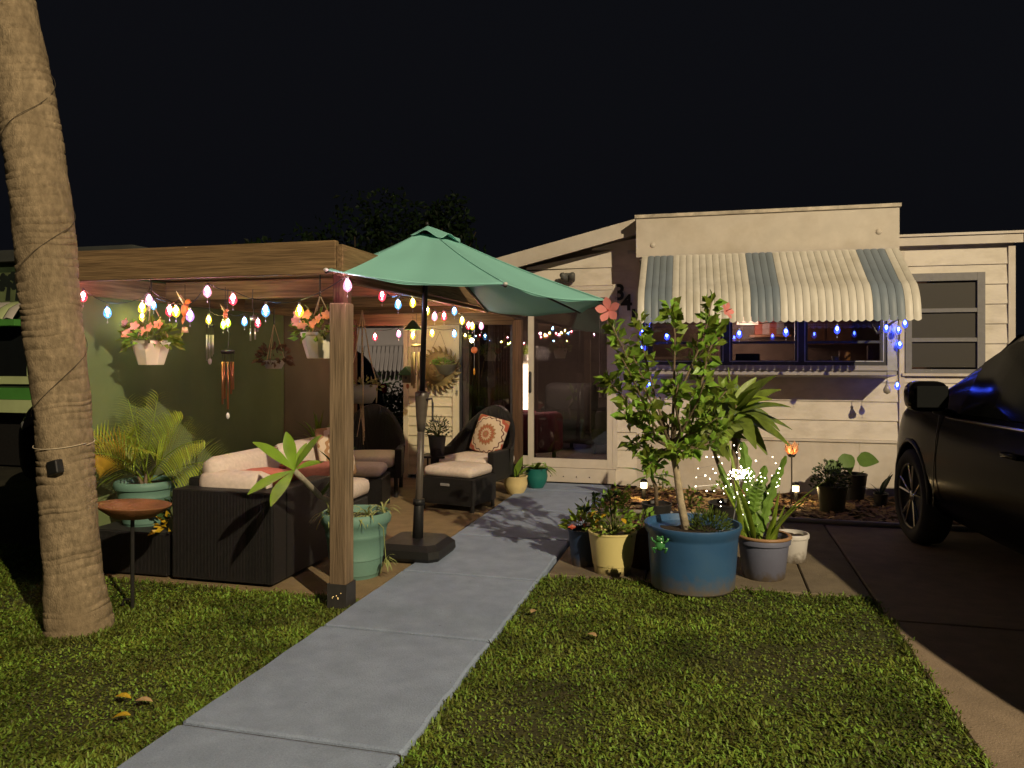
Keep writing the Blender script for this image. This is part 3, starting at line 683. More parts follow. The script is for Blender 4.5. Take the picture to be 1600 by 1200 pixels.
# hem along the lower edge and the pockets at the rib ends
mb = MB()
for s in range(4):
    a, b = tips[s], tips[s + 1]
    pts = []
    for j in range(11):
        u = j / 10; e = a.lerp(b, u); ein = (AP - e) * (.05 * math.sin(math.pi * u)); ein.z = 0
        pts.append(e + ein + Vector((0, 0, -.0275 * math.sin(math.pi * u))))
    mb.tube(pts, .005, 5)
mb.build('hem', CAN, cn)
for tp in tips[1:4]:
    MB().tube([AP.lerp(tp, .14 + .86 * k / 12) + Vector((0, 0, .0025 - .025 * math.sin(math.pi * (.14 + .86 * k / 12)))) for k in range(13)], .0035, 5).build('seam', CAN, cn, True)
for tp in tips:
    MB().tube([AP + Vector((0, 0, -.03)), AP.lerp(tp, .5) + Vector((0, 0, -.05)), tp + Vector((0, 0, -.012))], .011, 6).build('rib', METAL_D, um)
    MB().tube([AP + Vector((0, 0, -.42)), AP.lerp(tp, .48) + Vector((0, 0, -.05))], .008, 6).build('strut', METAL_D, um)
    MB().ball(tp, .014, (1, 1, .8)).build('rib_tip', mat('rib_tip', (.5, .5, .48), .4, .1, 10), um, True)
BRONZE = mat('bronze_pole', (.07, .058, .045), .4, .15, 20, spec=.5)
b0 = Vector((-2.06, 5.22, 0))
def pl_(z): return b0.lerp(AP, z / AP.z)
MB().tube([pl_(.12), pl_(1.0)], .026, 14).build('lower_pole', BRONZE, um, True)
MB().tube([pl_(1.2), AP + Vector((0, 0, -.01))], .02, 14).build('upper_pole', METAL_D, um, True)
MB().tube([pl_(.1), pl_(.38), pl_(.4)], [.04, .036, .028], 14).build('socket', BLACKP, um, True)
MB().tube([pl_(.39), pl_(.43)], .042, 14).build('collar', BLACKP, um, True)
ck = MB().tube([pl_(.92), pl_(1.0), pl_(1.17), pl_(1.2), pl_(1.215)], [.027, .036, .05, .052, .03], 14).build('crank_housing', BRONZE, um, True)
c = pl_(1.15)
MB().tube([c + Vector((.03, -.02, 0)), c + Vector((.085, -.02, .01)), c + Vector((.09, -.02, -.02)), c + Vector((.09, -.02, -.15)), c + Vector((.135, -.025, -.155))], .008, 6).build('crank_handle', METAL_D, ck, True)
MB().ball(AP + Vector((0, 0, .03)), .016).build('finial', METAL_D, um, True)
bs = MB(); 
pts = [(-.24, -.2), (-.2, -.25), (.18, -.25), (.24, -.19), (.24, .16), (.18, .24), (-.2, .24), (-.24, .2)]
vs = []
for z, k in ((.035, .93), (.06, 1), (.11, .98), (.145, .8), (.152, .3)): vs += [(b0.x + x * k, b0.y + y * k, z) for x, y in pts]
fs = [(r * 8 + i, r * 8 + (i + 1) % 8, (r + 1) * 8 + (i + 1) % 8, (r + 1) * 8 + i) for r in range(4) for i in range(8)] + [tuple(reversed(range(8))), tuple(32 + i for i in range(8))]
base = bs.add(vs, fs).build('base', BLACKP, um)
for x, y in ((-.18, -.2), (.18, -.2), (.18, .2), (-.18, .2)):
    MB().lathe([(.001, -.01), (.018, -.01), (.018, .01), (.001, .01)], 10, (b0.x + x, b0.y + y, .036), Matrix.Rotation(R(90), 4, 'X')).build('caster', METAL_D, base, True)
for px, py, s in ((746, 452, 1), (755, 461, 1), (790, 449, 1), (862, 462, 1)):
    pass

# ------------------------------------------------------------------ wicker seating
sofa = thing('wicker_sofa', 'black wicker sofa with beige cushions against the green screen', 'sofa', (-2.95, 5.2, 0))
SX0, SX1, SY0, SY1 = -3.36, -2.63, 4.24, 6.1
MB().rbox((SX0, SY0, .04), (SX1, SY0 + .16, .61), .012).build('arm_panel', WICKER, sofa)
MB().rbox((SX1 - .15, SY0 + .161, .04), (SX1, 5.0, .61), .012).build('arm_panel', WICKER, sofa)
MB().rbox((SX0 - .0, SY0 + .161, .04), (SX0 + .12, SY1 - .161, .66), .012).build('back_panel', WICKER, sofa)
MB().rbox((SX0 + .121, SY0 + .161, .04), (SX1 - .151, SY1 - .161, .3), .012).build('seat_base', WICKER, sofa)
for x in (SX0 + .06, SX1 - .06):
    for y in (SY0 + .06, SY1 - .06): MB().tube([(x, y, .0), (x, y, .05)], .02, 8).build('foot', METAL_D, sofa)
MB().box((SX1 - .19, SY0 - .004, .05), (SX1 - .183, SY0 + .001, .605)).build('seam', METAL_D, sofa)
MB().box((SX1 - .055, SY0 - .004, .05), (SX1 - .048, SY0 + .001, .605)).build('seam', METAL_D, sofa)
for k in range(2):
    y0 = SY0 + .165 + k * .81
    MB().rbox((SX0 + .13, y0, .301), (SX1 - .155, y0 + .8, .44), .05, puff=.015).build('seat_cushion', CUSH, sofa, True)
    MB().rbox((-.11, y0, -.2), (.05, y0 + .8, .2), .07, Matrix.Translation((SX0 + .2, 0, .6)) @ Matrix.Rotation(R(-9), 4, 'Y'), puff=.03).build('back_cushion', CUSH, sofa, True)
MB().rbox((SX0 + .07, SY0 + .13, .47), (SX1 - .155, SY0 + .3, .71), .07, puff=.02).build('arm_cushion', CUSH, sofa, True)
def pillow(name, label, loc, rot, w_, h_, m, group=None):
    t = MB().rbox((-w_ / 2, -.02, -h_ / 2), (w_ / 2, .02, h_ / 2), .018, puff=.06)
    o = t.build(name, m, None, True, label=label, category='pillow'); o.location = loc; o.rotation_euler = rot
    if group: o['group'] = group
    return o
PINK = mat('coral_fabric', (.5, .16, .12), .9, .08, 30, .2, 300, spec=.1)
def medallion(name, cols):
    m = bpy.data.materials.new(name); m.use_nodes = True; N = m.node_tree.nodes; Lk = m.node_tree.links; b = N['Principled BSDF']; b.inputs['Roughness'].default_value = .9
    tc = N.new('ShaderNodeTexCoord'); sp = N.new('ShaderNodeSeparateXYZ'); Lk.new(tc.outputs['Object'], sp.inputs[0])
    cx = N.new('ShaderNodeCombineXYZ'); Lk.new(sp.outputs[0], cx.inputs[0]); Lk.new(sp.outputs[2], cx.inputs[1])
    ln = N.new('ShaderNodeVectorMath'); ln.operation = 'LENGTH'; Lk.new(cx.outputs[0], ln.inputs[0])
    an = N.new('ShaderNodeMath'); an.operation = 'ARCTAN2'; Lk.new(sp.outputs[2], an.inputs[0]); Lk.new(sp.outputs[0], an.inputs[1])
    m1 = N.new('ShaderNodeMath'); m1.operation = 'MULTIPLY'; m1.inputs[1].default_value = 16; Lk.new(an.outputs[0], m1.inputs[0])
    s1 = N.new('ShaderNodeMath'); s1.operation = 'SINE'; Lk.new(m1.outputs[0], s1.inputs[0])
    m2 = N.new('ShaderNodeMath'); m2.operation = 'MULTIPLY'; m2.inputs[1].default_value = .009; Lk.new(s1.outputs[0], m2.inputs[0])
    ad = N.new('ShaderNodeMath'); ad.operation = 'ADD'; Lk.new(ln.outputs['Value'], ad.inputs[0]); Lk.new(m2.outputs[0], ad.inputs[1])
    mr = N.new('ShaderNodeMapRange'); mr.inputs['From Max'].default_value = .3; Lk.new(ad.outputs[0], mr.inputs[0])
    rp = N.new('ShaderNodeValToRGB'); rp.color_ramp.interpolation = 'CONSTANT'; el = rp.color_ramp.elements
    for i, (pos, c) in enumerate(cols):
        if i < 2: el[i].position = pos; el[i].color = (*c, 1)
        else: q = el.new(pos); q.color = (*c, 1)
    Lk.new(mr.outputs[0], rp.inputs[0]); Lk.new(rp.outputs[0], b.inputs['Base Color']); return m
cr, rd, tn, dk = (.55, .45, .33), (.33, .07, .04), (.3, .17, .08), (.09, .03, .03)
MED = medallion('medallion_fabric', [(0, tn), (.08, rd), (.13, cr), (.19, tn), (.25, rd), (.3, tn), (.37, cr), (.6, dk), (.64, cr), (.7, rd), (.82, tn), (.9, rd)])
pillow('coral_pillow', 'plain coral pink pillow lying on the sofa near its left arm', (-3.0, 4.8, .6), (R(70), 0, R(12)), .46, .42, PINK)
pillow('rust_pillow', 'dusky rust pillow behind the coral one on the sofa', (-2.98, 5.3, .58), (R(65), 0, R(30)), .42, .38, mat('rust_fabric', (.27, .1, .08), .9, .1, 30, .2, 300, spec=.1))
pillow('patterned_pillow', 'tan patterned pillow leaning on the sofa back behind the plumeria leaves', (-2.98, 5.75, .68), (R(-12), 0, R(80)), .42, .42, medallion('tan_pattern', [(0, cr), (.1, tn), (.2, cr), (.3, tn), (.4, cr), (.5, tn), (.6, cr), (.75, tn)]))

def wicker_chair(name, label, loc, rz):
    t = thing(name, label, 'armchair', loc, rz)
    # front is -Y; curved shell back
    n = 22; q = 6; mb = MB()
    for side in (0, 1):
        for i in range(n + 1):
            a = math.pi * (i / n); u = i / n
            rx, ry = (.36, .4) if side == 0 else (.31, .35)
            h = .5 + .42 * (math.sin(math.pi * u) ** 1.5)
            x, y = -rx * math.cos(a), -.05 + ry * math.sin(a) if 0 < i < n else -.05
            for j in range(q + 1):
                k = j / q; mb.v.append(Vector((x * (1 + .06 * k), y * (1 + .1 * k), .22 + (h - .22) * k)))
    w1 = (n + 1) * (q + 1)
    for s in (0, 1):
        for i in range(n):
            for j in range(q):
                a = s * w1 + i * (q + 1) + j; f = (a, a + q + 1, a + q + 2, a + 1); mb.f.append(f if s == 0 else f[::-1])
    for i in range(n):
        a = i * (q + 1) + q; b = w1 + a; mb.f.append((a, a + q + 1, b + q + 1, b))
    for i in (0, n):
        for j in range(q):
            a = i * (q + 1) + j; mb.f.append((a, a + 1, w1 + a + 1, w1 + a))
    mb.build('back_shell', WICKER, t, True, world=False)
    for s in (-1, 1):
        MB().rbox((s * .335 - .035, -.4, .2), (s * .335 + .035, -.03, .5), .015).build('arm', WICKER, t, world=False)
    MB().rbox((-.34, -.38, .2), (.34, .3, .3), .02).build('seat_base', WICKER, t, world=False)
    MB().rbox((-.295, -.39, .301), (.295, .27, .42), .05, puff=.015).build('seat_cushion', CUSH, t, True, world=False)
    for sx in (-1, 1):
        for sy in (-.36, .26): MB().tube([(sx * .31, sy, 0), (sx * .31, sy, .22)], .022, 8).build('leg', METAL_D, t, world=False)
    return t
def ottoman(name, label, loc, rz):
    t = thing(name, label, 'ottoman', loc, rz)
    MB().rbox((-.29, -.24, .06), (.29, .24, .31), .012).build('body', WICKER, t, world=False)
    MB().rbox((-.27, -.22, .311), (.27, .23, .41), .045, puff=.012).build('cushion', CUSH, t, True, world=False)
    MB().rbox((-.05, -.252, .235), (.05, -.241, .262), .005).build('tag', ALU, t, world=False)
    for sx in (-1, 1):
        for sy in (-.2, .2): MB().tube([(sx * .27, sy, 0), (sx * .27, sy, .07)], .02, 8).build('leg', METAL_D, t, world=False)
FLZ = .018
wicker_chair('wicker_armchair', 'black wicker armchair holding the medallion pillow, in front of the porch glass', (-2.36, 7.78, FLZ), R(-12))
o = ottoman('wicker_ottoman', 'black wicker ottoman in front of the chair with the medallion pillow', (-2.36, 7.05, FLZ), R(-12))
wicker_chair('wicker_armchair', 'black wicker armchair half hidden behind the front pergola post', (-3.55, 7.62, FLZ), R(18))
ottoman('wicker_ottoman', 'black wicker ottoman just right of the front pergola post', (-3.3, 6.78, FLZ), R(14))
pillow('medallion_pillow', 'cream pillow with red and brown medallion on the wicker armchair', (-2.28, 7.86, .63), (R(-18), R(10), R(-22)), .4, .4, MED)

# wicker side box, bird bath
MB().rbox((-4.03, 4.27, .03), (-3.42, 4.8, .31), .012).build('side_table', WICKER, None, label='low black wicker side table under the potted palm', category='table')
bb = thing('bird_bath', 'terracotta coloured dish on a thin black garden stake beside the palm', 'bird bath', gr(207, 952))
p = bb.location
Mt = Matrix.Rotation(R(3), 4, 'Y') @ Matrix.Rotation(R(-3), 4, 'X')
MB().lathe([(.001, .0), (.11, .005), (.17, .045), (.2, .07), (.205, .078), (.195, .078), (.16, .052), (.1, .015), (.001, .01)], 48, (p.x, p.y, .53), Mt, wob=lambda a, i: 1 + (.012 * math.sin(a * 40) if 1 <= i <= 2 else 0)).build('dish', mat('terracotta', (.2, .085, .035), .6, .2, 12, .2, 60), bb, True)
MB().tube([(p.x, p.y, -.02), (p.x, p.y, .535)], .011, 8).build('stake', METAL_D, bb)
MB().tube([(p.x - .07, p.y, .02), (p.x - .06, p.y, .05), (p.x, p.y, .06)], .007, 6).build('step', METAL_D, bb)

# ------------------------------------------------------------------ pots and plants
def pot_mesh(r, h, style='taper', n=32):
    if style == 'bulb': pr = [(.001, 0), (r * .62, 0), (r * .9, h * .3), (r, h * .58), (r * .93, h * .86), (r * 1.02, h * .97), (r * 1.02, h), (r * .9, h), (r * .85, h * .88), (.001, h * .86)]
    elif style == 'rim': pr = [(.001, 0), (r * .74, 0), (r * .78, h * .03), (r * .93, h * .8), (r * .93, h * .83), (r, h * .85), (r * 1.01, h * .97), (r * .98, h), (r * .91, h), (r * .88, h * .88), (.001, h * .86)]
    elif style == 'ring': pr = [(.001, 0), (r * .7, 0), (r * .72, h * .05), (r * .74, h * .06), (r * .78, h * .28), (r * .8, h * .29), (r * .8, h * .32), (r * .79, h * .33), (r * .87, h * .62), (r * .885, h * .63), (r * .885, h * .67), (r * .88, h * .68), (r * .93, h * .8), (r, h * .83), (r * 1.03, h * .9), (r * 1.0, h * .98), (r * .96, h), (r * .9, h * .98), (r * .87, h * .88), (.001, h * .86)]
    elif style == 'tub': pr = [(.001, 0), (r * .82, 0), (r * .86, h * .03), (r * .93, h * .8), (r * .935, h * .84), (r * .97, h * .87), (r * .985, h * .93), (r * 1.01, h * .97), (r * 1.0, h), (r * .95, h), (r * .92, h * .9), (.001, h * .88)]
    elif style == 'step': pr = [(.001, 0), (r * .74, 0), (r * .77, h * .2), (r * .8, h * .21), (r * .97, h * .95), (r, h * .96), (r, h), (r * .93, h), (r * .9, h * .88), (.001, h * .87)]
    else: pr = [(.001, 0), (r * .75, 0), (r * .97, h * .94), (r, h * .95), (r, h), (r * .93, h), (r * .88, h * .86), (.001, h * .85)]
    return pr
POTM = lambda nm, col, dirt=None: mat(nm, col, .45, .08, 6, .05, 60, dirt=dirt, dscale=3, spec=.45)
def potted(name, label, loc, r, h, m, style, cat='potted plant', rz=0, group=None):
    t = thing(name, label, cat, loc, 0, group)
    pt = MB().lathe(pot_mesh(r, h, style), 36).build('pot', m, t, 'auto', world=False)
    mb = MB(); pr = []
    n = 20
    mb.v.append(Vector((0, 0, h * .9)))
    for k in range(n): a = 6.283 * k / n; mb.v.append(Vector((r * .88 * math.cos(a), r * .88 * math.sin(a), h * .885 + rnd(-.004, .004))))
    mb.f += [(0, 1 + k, 1 + (k + 1) % n) for k in range(n)]
    mb.build('soil', SOIL, t, world=False)
    return t
def base_at(px, d): r = ray(px); return Vector((r.x * d, r.y * d, 0))
def lift(v, z): return Vector((v.x, v.y, z))

def branchy(t, paths, m=BARK): # list of (pts, radii) into one mesh
    mb = MB()
    for pts, rad in paths: mb.tube(pts, rad, 6)
    return mb.build('branches', m, t, True, world=False)

# --- hibiscus in the big blue tub
hp = lift(base_at(1082, 4.85), .014)
BLUE = mat('blue_glaze', (.03, .09, .2), .4, .15, 5, .06, 50, dirt=(.04, .09, .15), dscale=2.5, spec=.5)
def dirty_foot(m, z0, z1, col):
    nt = m.node_tree; N = nt.nodes; Lk = nt.links; b = N['Principled BSDF']; src = b.inputs['Base Color'].links[0].from_socket
    tc = N.new('ShaderNodeTexCoord'); sp = N.new('ShaderNodeSeparateXYZ'); Lk.new(tc.outputs['Object'], sp.inputs[0])
    nz = N.new('ShaderNodeTexNoise'); nz.inputs['Scale'].default_value = 25; nz.inputs['Detail'].default_value = 8; Lk.new(tc.outputs['Object'], nz.inputs['Vector'])
    ma = N.new('ShaderNodeMath'); ma.operation = 'MULTIPLY_ADD'; Lk.new(nz.outputs['Fac'], ma.inputs[0]); ma.inputs[1].default_value = -.16; Lk.new(sp.outputs[2], ma.inputs[2])
    mr = N.new('ShaderNodeMapRange'); Lk.new(ma.outputs[0], mr.inputs[0]); mr.inputs['From Min'].default_value = z0 - .08; mr.inputs['From Max'].default_value = z1 - .08; mr.inputs['To Min'].default_value = .9; mr.inputs['To Max'].default_value = 0
    mx = N.new('ShaderNodeMixRGB'); Lk.new(mr.outputs[0], mx.inputs[0]); Lk.new(src, mx.inputs[1]); mx.inputs[2].default_value = (*col, 1); Lk.new(mx.outputs[0], b.inputs['Base Color'])
dirty_foot(BLUE, .0, .12, (.13, .1, .06))
hib = potted('potted_hibiscus', 'tall hibiscus bush with pink flowers in a big blue tub', hp, .3, .4, BLUE, 'tub')
def hl(px, py, d=4.85): return at_d(px, py, d) - hp
foot = hl(1075, 832); fork = hl(1050, 700)
MB().tube([foot + Vector((0, 0, -.04)), foot.lerp(fork, .35) + Vector((-.01, 0, 0)), foot.lerp(fork, .7), fork], [.028, .024, .021, .019], 10).build('trunk', mat('pale_bark', (.36, .3, .2), .85, .2, 30, .3, 80), hib, True, world=False)
tipsH = [(952, 500, 4.6), (972, 560, 4.55), (945, 590, 4.65), (1000, 500, 4.85), (1048, 478, 4.75), (1112, 472, 4.8), (1128, 500, 4.9), (1060, 600, 4.4), (1010, 640, 4.4), (975, 645, 4.6), (1100, 600, 4.55), (1140, 605, 4.8), (1120, 650, 4.6), (1085, 640, 5.15), (985, 690, 4.75), (1015, 725, 4.55), (1090, 700, 4.6), (1120, 690, 5.0), (1145, 660, 5.1), (1065, 700, 4.5), (1040, 660, 4.95)]
paths = []; mb = MB()
for i, (px, py, d) in enumerate(tipsH):
    tip = hl(px, py, d); mid = fork.lerp(tip, .45) + Vector((rnd(-.05, .05), rnd(-.06, .06), -.04 + rnd(-.03, .03)))
    mid2 = fork.lerp(tip, .78) + Vector((rnd(-.03, .03), rnd(-.03, .03), rnd(-.02, .03)))
    pts = [fork, mid, mid2, tip]; paths.append((pts, [.012, .008, .0055, .003]))
    seg = [(mid, mid2), (mid2, tip)]
    nl = int(14 + 44 * (tip - fork).length)
    for k in range(nl):
        u = rnd(.0, 1); a, b = (mid, mid2) if u < .4 else (mid2, tip)
        p = a.lerp(b, rnd(0, 1)); off = sphere_dir() * rnd(.004, .03); q = p + off
        dr_ = (off.normalized() + (tip - fork).normalized() * .5 + Vector((0, 0, rnd(-.3, .5)))).normalized()
        L = rnd(.05, .1); mb.lf(q, dr_, L, L * rnd(.55, .72))
    if i % 3 == 0:
        for s in range(2):
            e2 = mid2 + Vector((rnd(-.1, .1), rnd(-.12, .12), rnd(-.02, .12))); paths.append(([mid, e2], [.005, .0025]))
            for k in range(16):
                p = mid.lerp(e2, rnd(.4, 1.05)); dr_ = sphere_dir(-.4, 1); L = rnd(.045, .085); mb.lf(p + dr_ * .01, dr_, L, L * .62)
branchy(hib, paths)
o = mb.build('foliage', LEAF, hib, world=False, kind='stuff')
PETAL = mat('pink_petal', (.72, .25, .23), .6, .12, 12, trans=.25)
def hib_flower(t, c, face, s=.05):
    face = Vector(face).normalized(); u = face.orthogonal().normalized(); v = face.cross(u); mb = MB()
    for k in range(5):
        a = 6.283 * k / 5 + .3; d_ = (u * math.cos(a) + v * math.sin(a)) + face * .35
        mb.leaf(c, d_, s * 1.25, s * .78, .05, 6, .12, up=face, taper=1.4)
    f = mb.build('flower', PETAL, t, True, world=False)
    MB().tube([c, c + face * s * .9], [.004, .002], 6).build('stamen', mat('stamen', (.5, .08, .05), .5, .1, 20), f, world=False)
    MB().leaf(c - face * .01, -face + u * .3, .05, .03, 0).build('calyx', LEAF_Y, f, world=False)
hib_flower(hib, hl(951, 485, 4.55), (-.1, -1, .1), .065)
hib_flower(hib, hl(1134, 486, 4.9), (.8, -.6, .3), .05)
# low shrub in the tub
mb = MB()
for k in range(650):
    d_ = sphere_dir(0, 1); p = Vector((.1, .02, .36)) + Vector((d_.x * .15, d_.y * .15, d_.z * .13)) * rnd(.4, 1); q = (d_ + Vector((0, 0, .5))).normalized(); mb.lf(p, q, rnd(.02, .04), .009)
mb.build('low_shrub', mat('moss_green', (.07, .11, .015), .6, .2, 14, island=.4, trans=.2), hib, world=False, kind='stuff')
mb = MB()
for r in (.022, .03, .038): mb.tube([(.21 + r * math.cos(a / 8 * 6.283), -.1 + r * math.sin(a / 8 * 6.283), .375) for a in range(9)], .005, 5)
mb.build('hose_coil', METAL_D, hib, True, world=False)
# frog ornament on the rim
fp = at_d(1031, 852, 4.6); fr = thing('frog_ornament', 'small glossy green frog ornament clinging to the blue tub rim', 'ornament', fp)
FG = mat('frog_glaze', (.05, .2, .06), .2, .25, 20, spec=.6)
MB().ball((0, .01, 0), .032, (1, .7, 1.15)).ball((0, 0, .036), .022, (1.15, .9, .75)).build('body', FG, fr, True, world=False)
for s in (-1, 1):
    MB().ball((s * .014, -.008, .052), .008).build('eye', FG, fr, True, world=False)
    MB().tube([(s * .024, 0, .015), (s * .045, -.004, .03), (s * .05, .0, .045)], [.008, .006, .008], 6).build('arm', FG, fr, True, world=False)
    MB().tube([(s * .022, 0, -.02), (s * .042, -.006, -.014), (s * .03, -.004, -.045)], [.01, .008, .007], 6).build('leg', FG, fr, True, world=False)

def leafy(t, c, n, size, spread, m, zr=(.2, 1), ratio=.5, name='foliage', stems=True):
    mb = MB(); pa = []
    c = Vector(c)
    for k in range(n):
        d_ = sphere_dir(*zr); p = c + Vector((d_.x * spread[0], d_.y * spread[0], d_.z * spread[1])) * (rnd(.25, 1) ** .6)
        mb.lf(p, (d_ + Vector((rnd(-.5, .5), rnd(-.5, .5), rnd(-.4, .5)))).normalized(), rnd(.7, 1.2) * size, size * ratio)
        if stems and k % 9 == 0: pa.append(([c + Vector((rnd(-.02, .02), rnd(-.02, .02), -.03)), c.lerp(p, .5) + Vector((0, 0, .02)), p], [.004, .003, .002]))
    if pa: branchy(t, pa, STEM)
    return mb.build(name, m, t, world=False, kind='stuff')

# --- yellow pot
yp = lift(base_at(957, 5.17), .014)
yel = potted('citrus_in_yellow_pot', 'leafy plant with some yellow leaves in a pale yellow pot', yp, .165, .28, POTM('yellow_glaze', (.66, .57, .24), (.56, .48, .2)), 'step')
leafy(yel, (0, 0, .27), 190, .05, (.16, .26), LEAF, (.0, 1))
for k in range(9):
    d_ = sphere_dir(-.1, .7); d_.y = -abs(d_.y); MB().leaf(Vector((0, 0, .38)) + d_ * .12, d_ + Vector((0, 0, -.4)), .055, .035, .3).build('leaf', YELLOW_LEAF, yel, world=False)
for k, (x, z) in enumerate(((-.18, .4), (-.13, .47), (-.02, .5))):
    mb = MB()
    for q in range(6): mb.lf((x + rnd(-.02, .02), rnd(-.03, .03), z + rnd(-.05, .05)), sphere_dir(-.2, 1), .07, .035)
    mb.tube([(0, 0, .25), (x, 0, z)], .003, 5); mb.build('sprig', LEAF_D, yel, world=False)
t = potted('croton_in_dark_pot', 'croton with red and yellow leaves in a dark blue pot left of the yellow pot', lift(base_at(912, 5.35), .014), .11, .25, POTM('navy_glaze', (.015, .03, .07)), 'taper')
leafy(t, (0, 0, .24), 60, .07, (.12, .16), LEAF_Y, (.0, 1)); leafy(t, (.02, -.03, .26), 14, .07, (.08, .1), mat('red_leaf', (.35, .06, .03), .5, .3, 10), (0, 1), name='red_leaves', stems=False)
t = potted('terracotta_rim_pot', 'dark terracotta pot wedged between the yellow pot and the blue tub', lift(base_at(1003, 5.32), .014), .12, .29, POTM('brown_pot', (.12, .05, .03)), 'rim')
leafy(t, (0, 0, .27), 20, .06, (.1, .12), LEAF, (.2, 1))
# --- lilac pot with strap leaves and jagged cactus
lpz = lift(base_at(1193, 5.05), .014)
lil = potted('strap_leaf_in_lilac_pot', 'strap leaved lily and jagged cactus in a lilac grey pot with brown rim', lpz, .17, .27, POTM('lilac_glaze', (.13, .14, .2), (.1, .1, .14)), 'rim')
MB().lathe([(.155, .258), (.172, .262), (.18, .272), (.172, .284), (.155, .28)], 36).build('rim', POTM('brown_rim', (.3, .17, .08)), lil, True, world=False)
def lq(px, py, d=5.05): return at_d(px, py, d) - lpz
for bpx, tpx, tpy, w_, dd in ((1175, 1118, 700, .035, 5.1), (1180, 1150, 745, .04, 4.85), (1165, 1140, 690, .035, 5.3), (1195, 1278, 752, .04, 5.0), (1200, 1262, 772, .035, 4.8), (1190, 1170, 720, .04, 5.2), (1205, 1216, 770, .03, 4.9), (1210, 1224, 790, .03, 5.1), (1170, 1128, 750, .03, 5.2), (1185, 1200, 760, .03, 5.25), (1160, 1152, 770, .035, 4.9), (1198, 1210, 800, .025, 4.85)):
    b_ = lq(bpx, 845, 5.05); e_ = lq(tpx, tpy, dd); L = (e_ - b_).length * 1.12
    MB().leaf(b_ + Vector((0, 0, -.02)), (e_ - b_).normalized() + Vector((0, 0, .22)), L, w_ * 1.1, .35, 8, .35, taper=.55).build('leaf', LEAF_Y, lil, True, world=False)
MB().leaf(lq(1168, 838, 4.9), (-.5, -.2, .6), .34, .04, 2.3, 9, .3, taper=.5).build('leaf', LEAF_Y, lil, True, world=False)
def jagged(t, a, b, w_):
    a, b = Vector(a), Vector(b); ax = (b - a); L = ax.length; ax.normalize(); side = ax.cross(Vector((0, 1, 0))).normalized(); nn = side.cross(ax); mb = MB(); n = 14
    for i in range(n + 1):
        u = i / n; k = (1 if i % 2 else .62) * (math.sin(math.pi * (.12 + .84 * u)) ** .5); c = a + ax * L * u + nn * .05 * math.sin(u * 2.2)
        mb.v += [c + side * w_ * k + nn * .01, c + nn * .022, c - side * w_ * k + nn * .01, c - nn * .004]
    for i in range(n):
        o = i * 4
        for j in range(4): mb.f.append((o + j, o + (j + 1) % 4, o + 4 + (j + 1) % 4, o + 4 + j))
    mb.build('cactus_stem', mat('cactus_green', (.12, .22, .03), .5, .2, 12, trans=.1), t, world=False)
jagged(lil, lq(1185, 835), lq(1160, 690, 5.15), .055); jagged(lil, lq(1185, 830), lq(1230, 712, 5.1), .035); jagged(lil, lq(1180, 820), lq(1197, 725, 5.2), .05); jagged(lil, lq(1178, 800), lq(1185, 760, 4.95), .05); jagged(lil, lq(1190, 830), lq(1214, 738, 5.2), .04); jagged(lil, lq(1170, 830), lq(1122, 725, 5.2), .035)
t = potted('empty_white_pot', 'small white plastic pot with bare soil behind the lilac pot', lift(base_at(1237, 5.45), .014), .118, .2, POTM('white_plastic', (.55, .53, .5), (.42, .4, .36)), 'rim')
# --- bed plants
def spear_leaves(t, c, n, L, W, m, zr=(-.3, .9), droop=.8, name='leaf', seg=7, taper=.7):
    for k in range(n):
        a = 6.283 * (k * .618 % 1); z = zr[0] + (zr[1] - zr[0]) * (k + .5) / n
        d_ = Vector((math.cos(a) * math.sqrt(max(.05, 1 - z * z)), math.sin(a) * math.sqrt(max(.05, 1 - z * z)), z))
        MB().leaf(Vector(c), d_, L * rnd(.8, 1.15), W * rnd(.85, 1.1), droop * rnd(.7, 1.2), seg, .22, up=(rnd(-.5, .5), rnd(-1, -.1), .7), taper=taper).build(name, m, t, True, world=False)
dp = lift(base_at(1140, 6.25), .016)
dra = potted('corn_plant', 'broad leaved corn plant with arching striped leaves behind the blue tub', dp, .17, .26, POTM('black_pot', (.02, .02, .02)), 'taper')
cz = at_d(1148, 655, 6.25) - dp
MB().tube([(0, 0, .2), cz * .5 + Vector((.02, 0, .1)), cz + Vector((0, 0, .12))], [.03, .026, .018], 10).build('trunk', BARK, dra, True, world=False)
DLEAF = mat('dracaena_leaf', (.15, .21, .035), .4, .3, 3, trans=.2, vec=(6, 6, 1))
spear_leaves(dra, cz + Vector((0, 0, .04)), 30, .44, .13, DLEAF, (-.7, .85), .5)
spear_leaves(dra, cz + Vector((0, 0, .1)), 7, .36, .1, LEAF_Y, (.4, .95), .4)
MB().tube([(.04, .05, .2), (-.1, .05, .6), (-.16, .02, .8)], [.02, .016, .012], 8).build('trunk', BARK, dra, True, world=False)
spear_leaves(dra, Vector((-.17, .02, .78)), 12, .34, .1, DLEAF, (-.5, .8), .6)
plum2 = lift(base_at(1026, 6.55), .016)
t = potted('young_plumeria', 'young plumeria with upright dark green leaves left of the blue tub', plum2, .13, .2, POTM('black_pot', (.02, .02, .02)), 'taper')
tp = at_d(1018, 745, 6.55) - plum2
MB().tube([(0, 0, .15), tp * .6 + Vector((.02, 0, .08)), tp], [.018, .016, .014], 8).build('trunk', BARK, t, True, world=False)
for dx, dz, L in ((-.9, .5, .26), (.15, 1, .3), (-.3, .9, .24), (.8, .25, .24), (-.6, -.1, .2), (.5, .8, .26), (.9, -.1, .2)):
    MB().leaf(tp, (dx, rnd(-.6, .2), dz), L, .085, .35, 6, .2, taper=.9).build('leaf', LEAF, t, True, world=False)
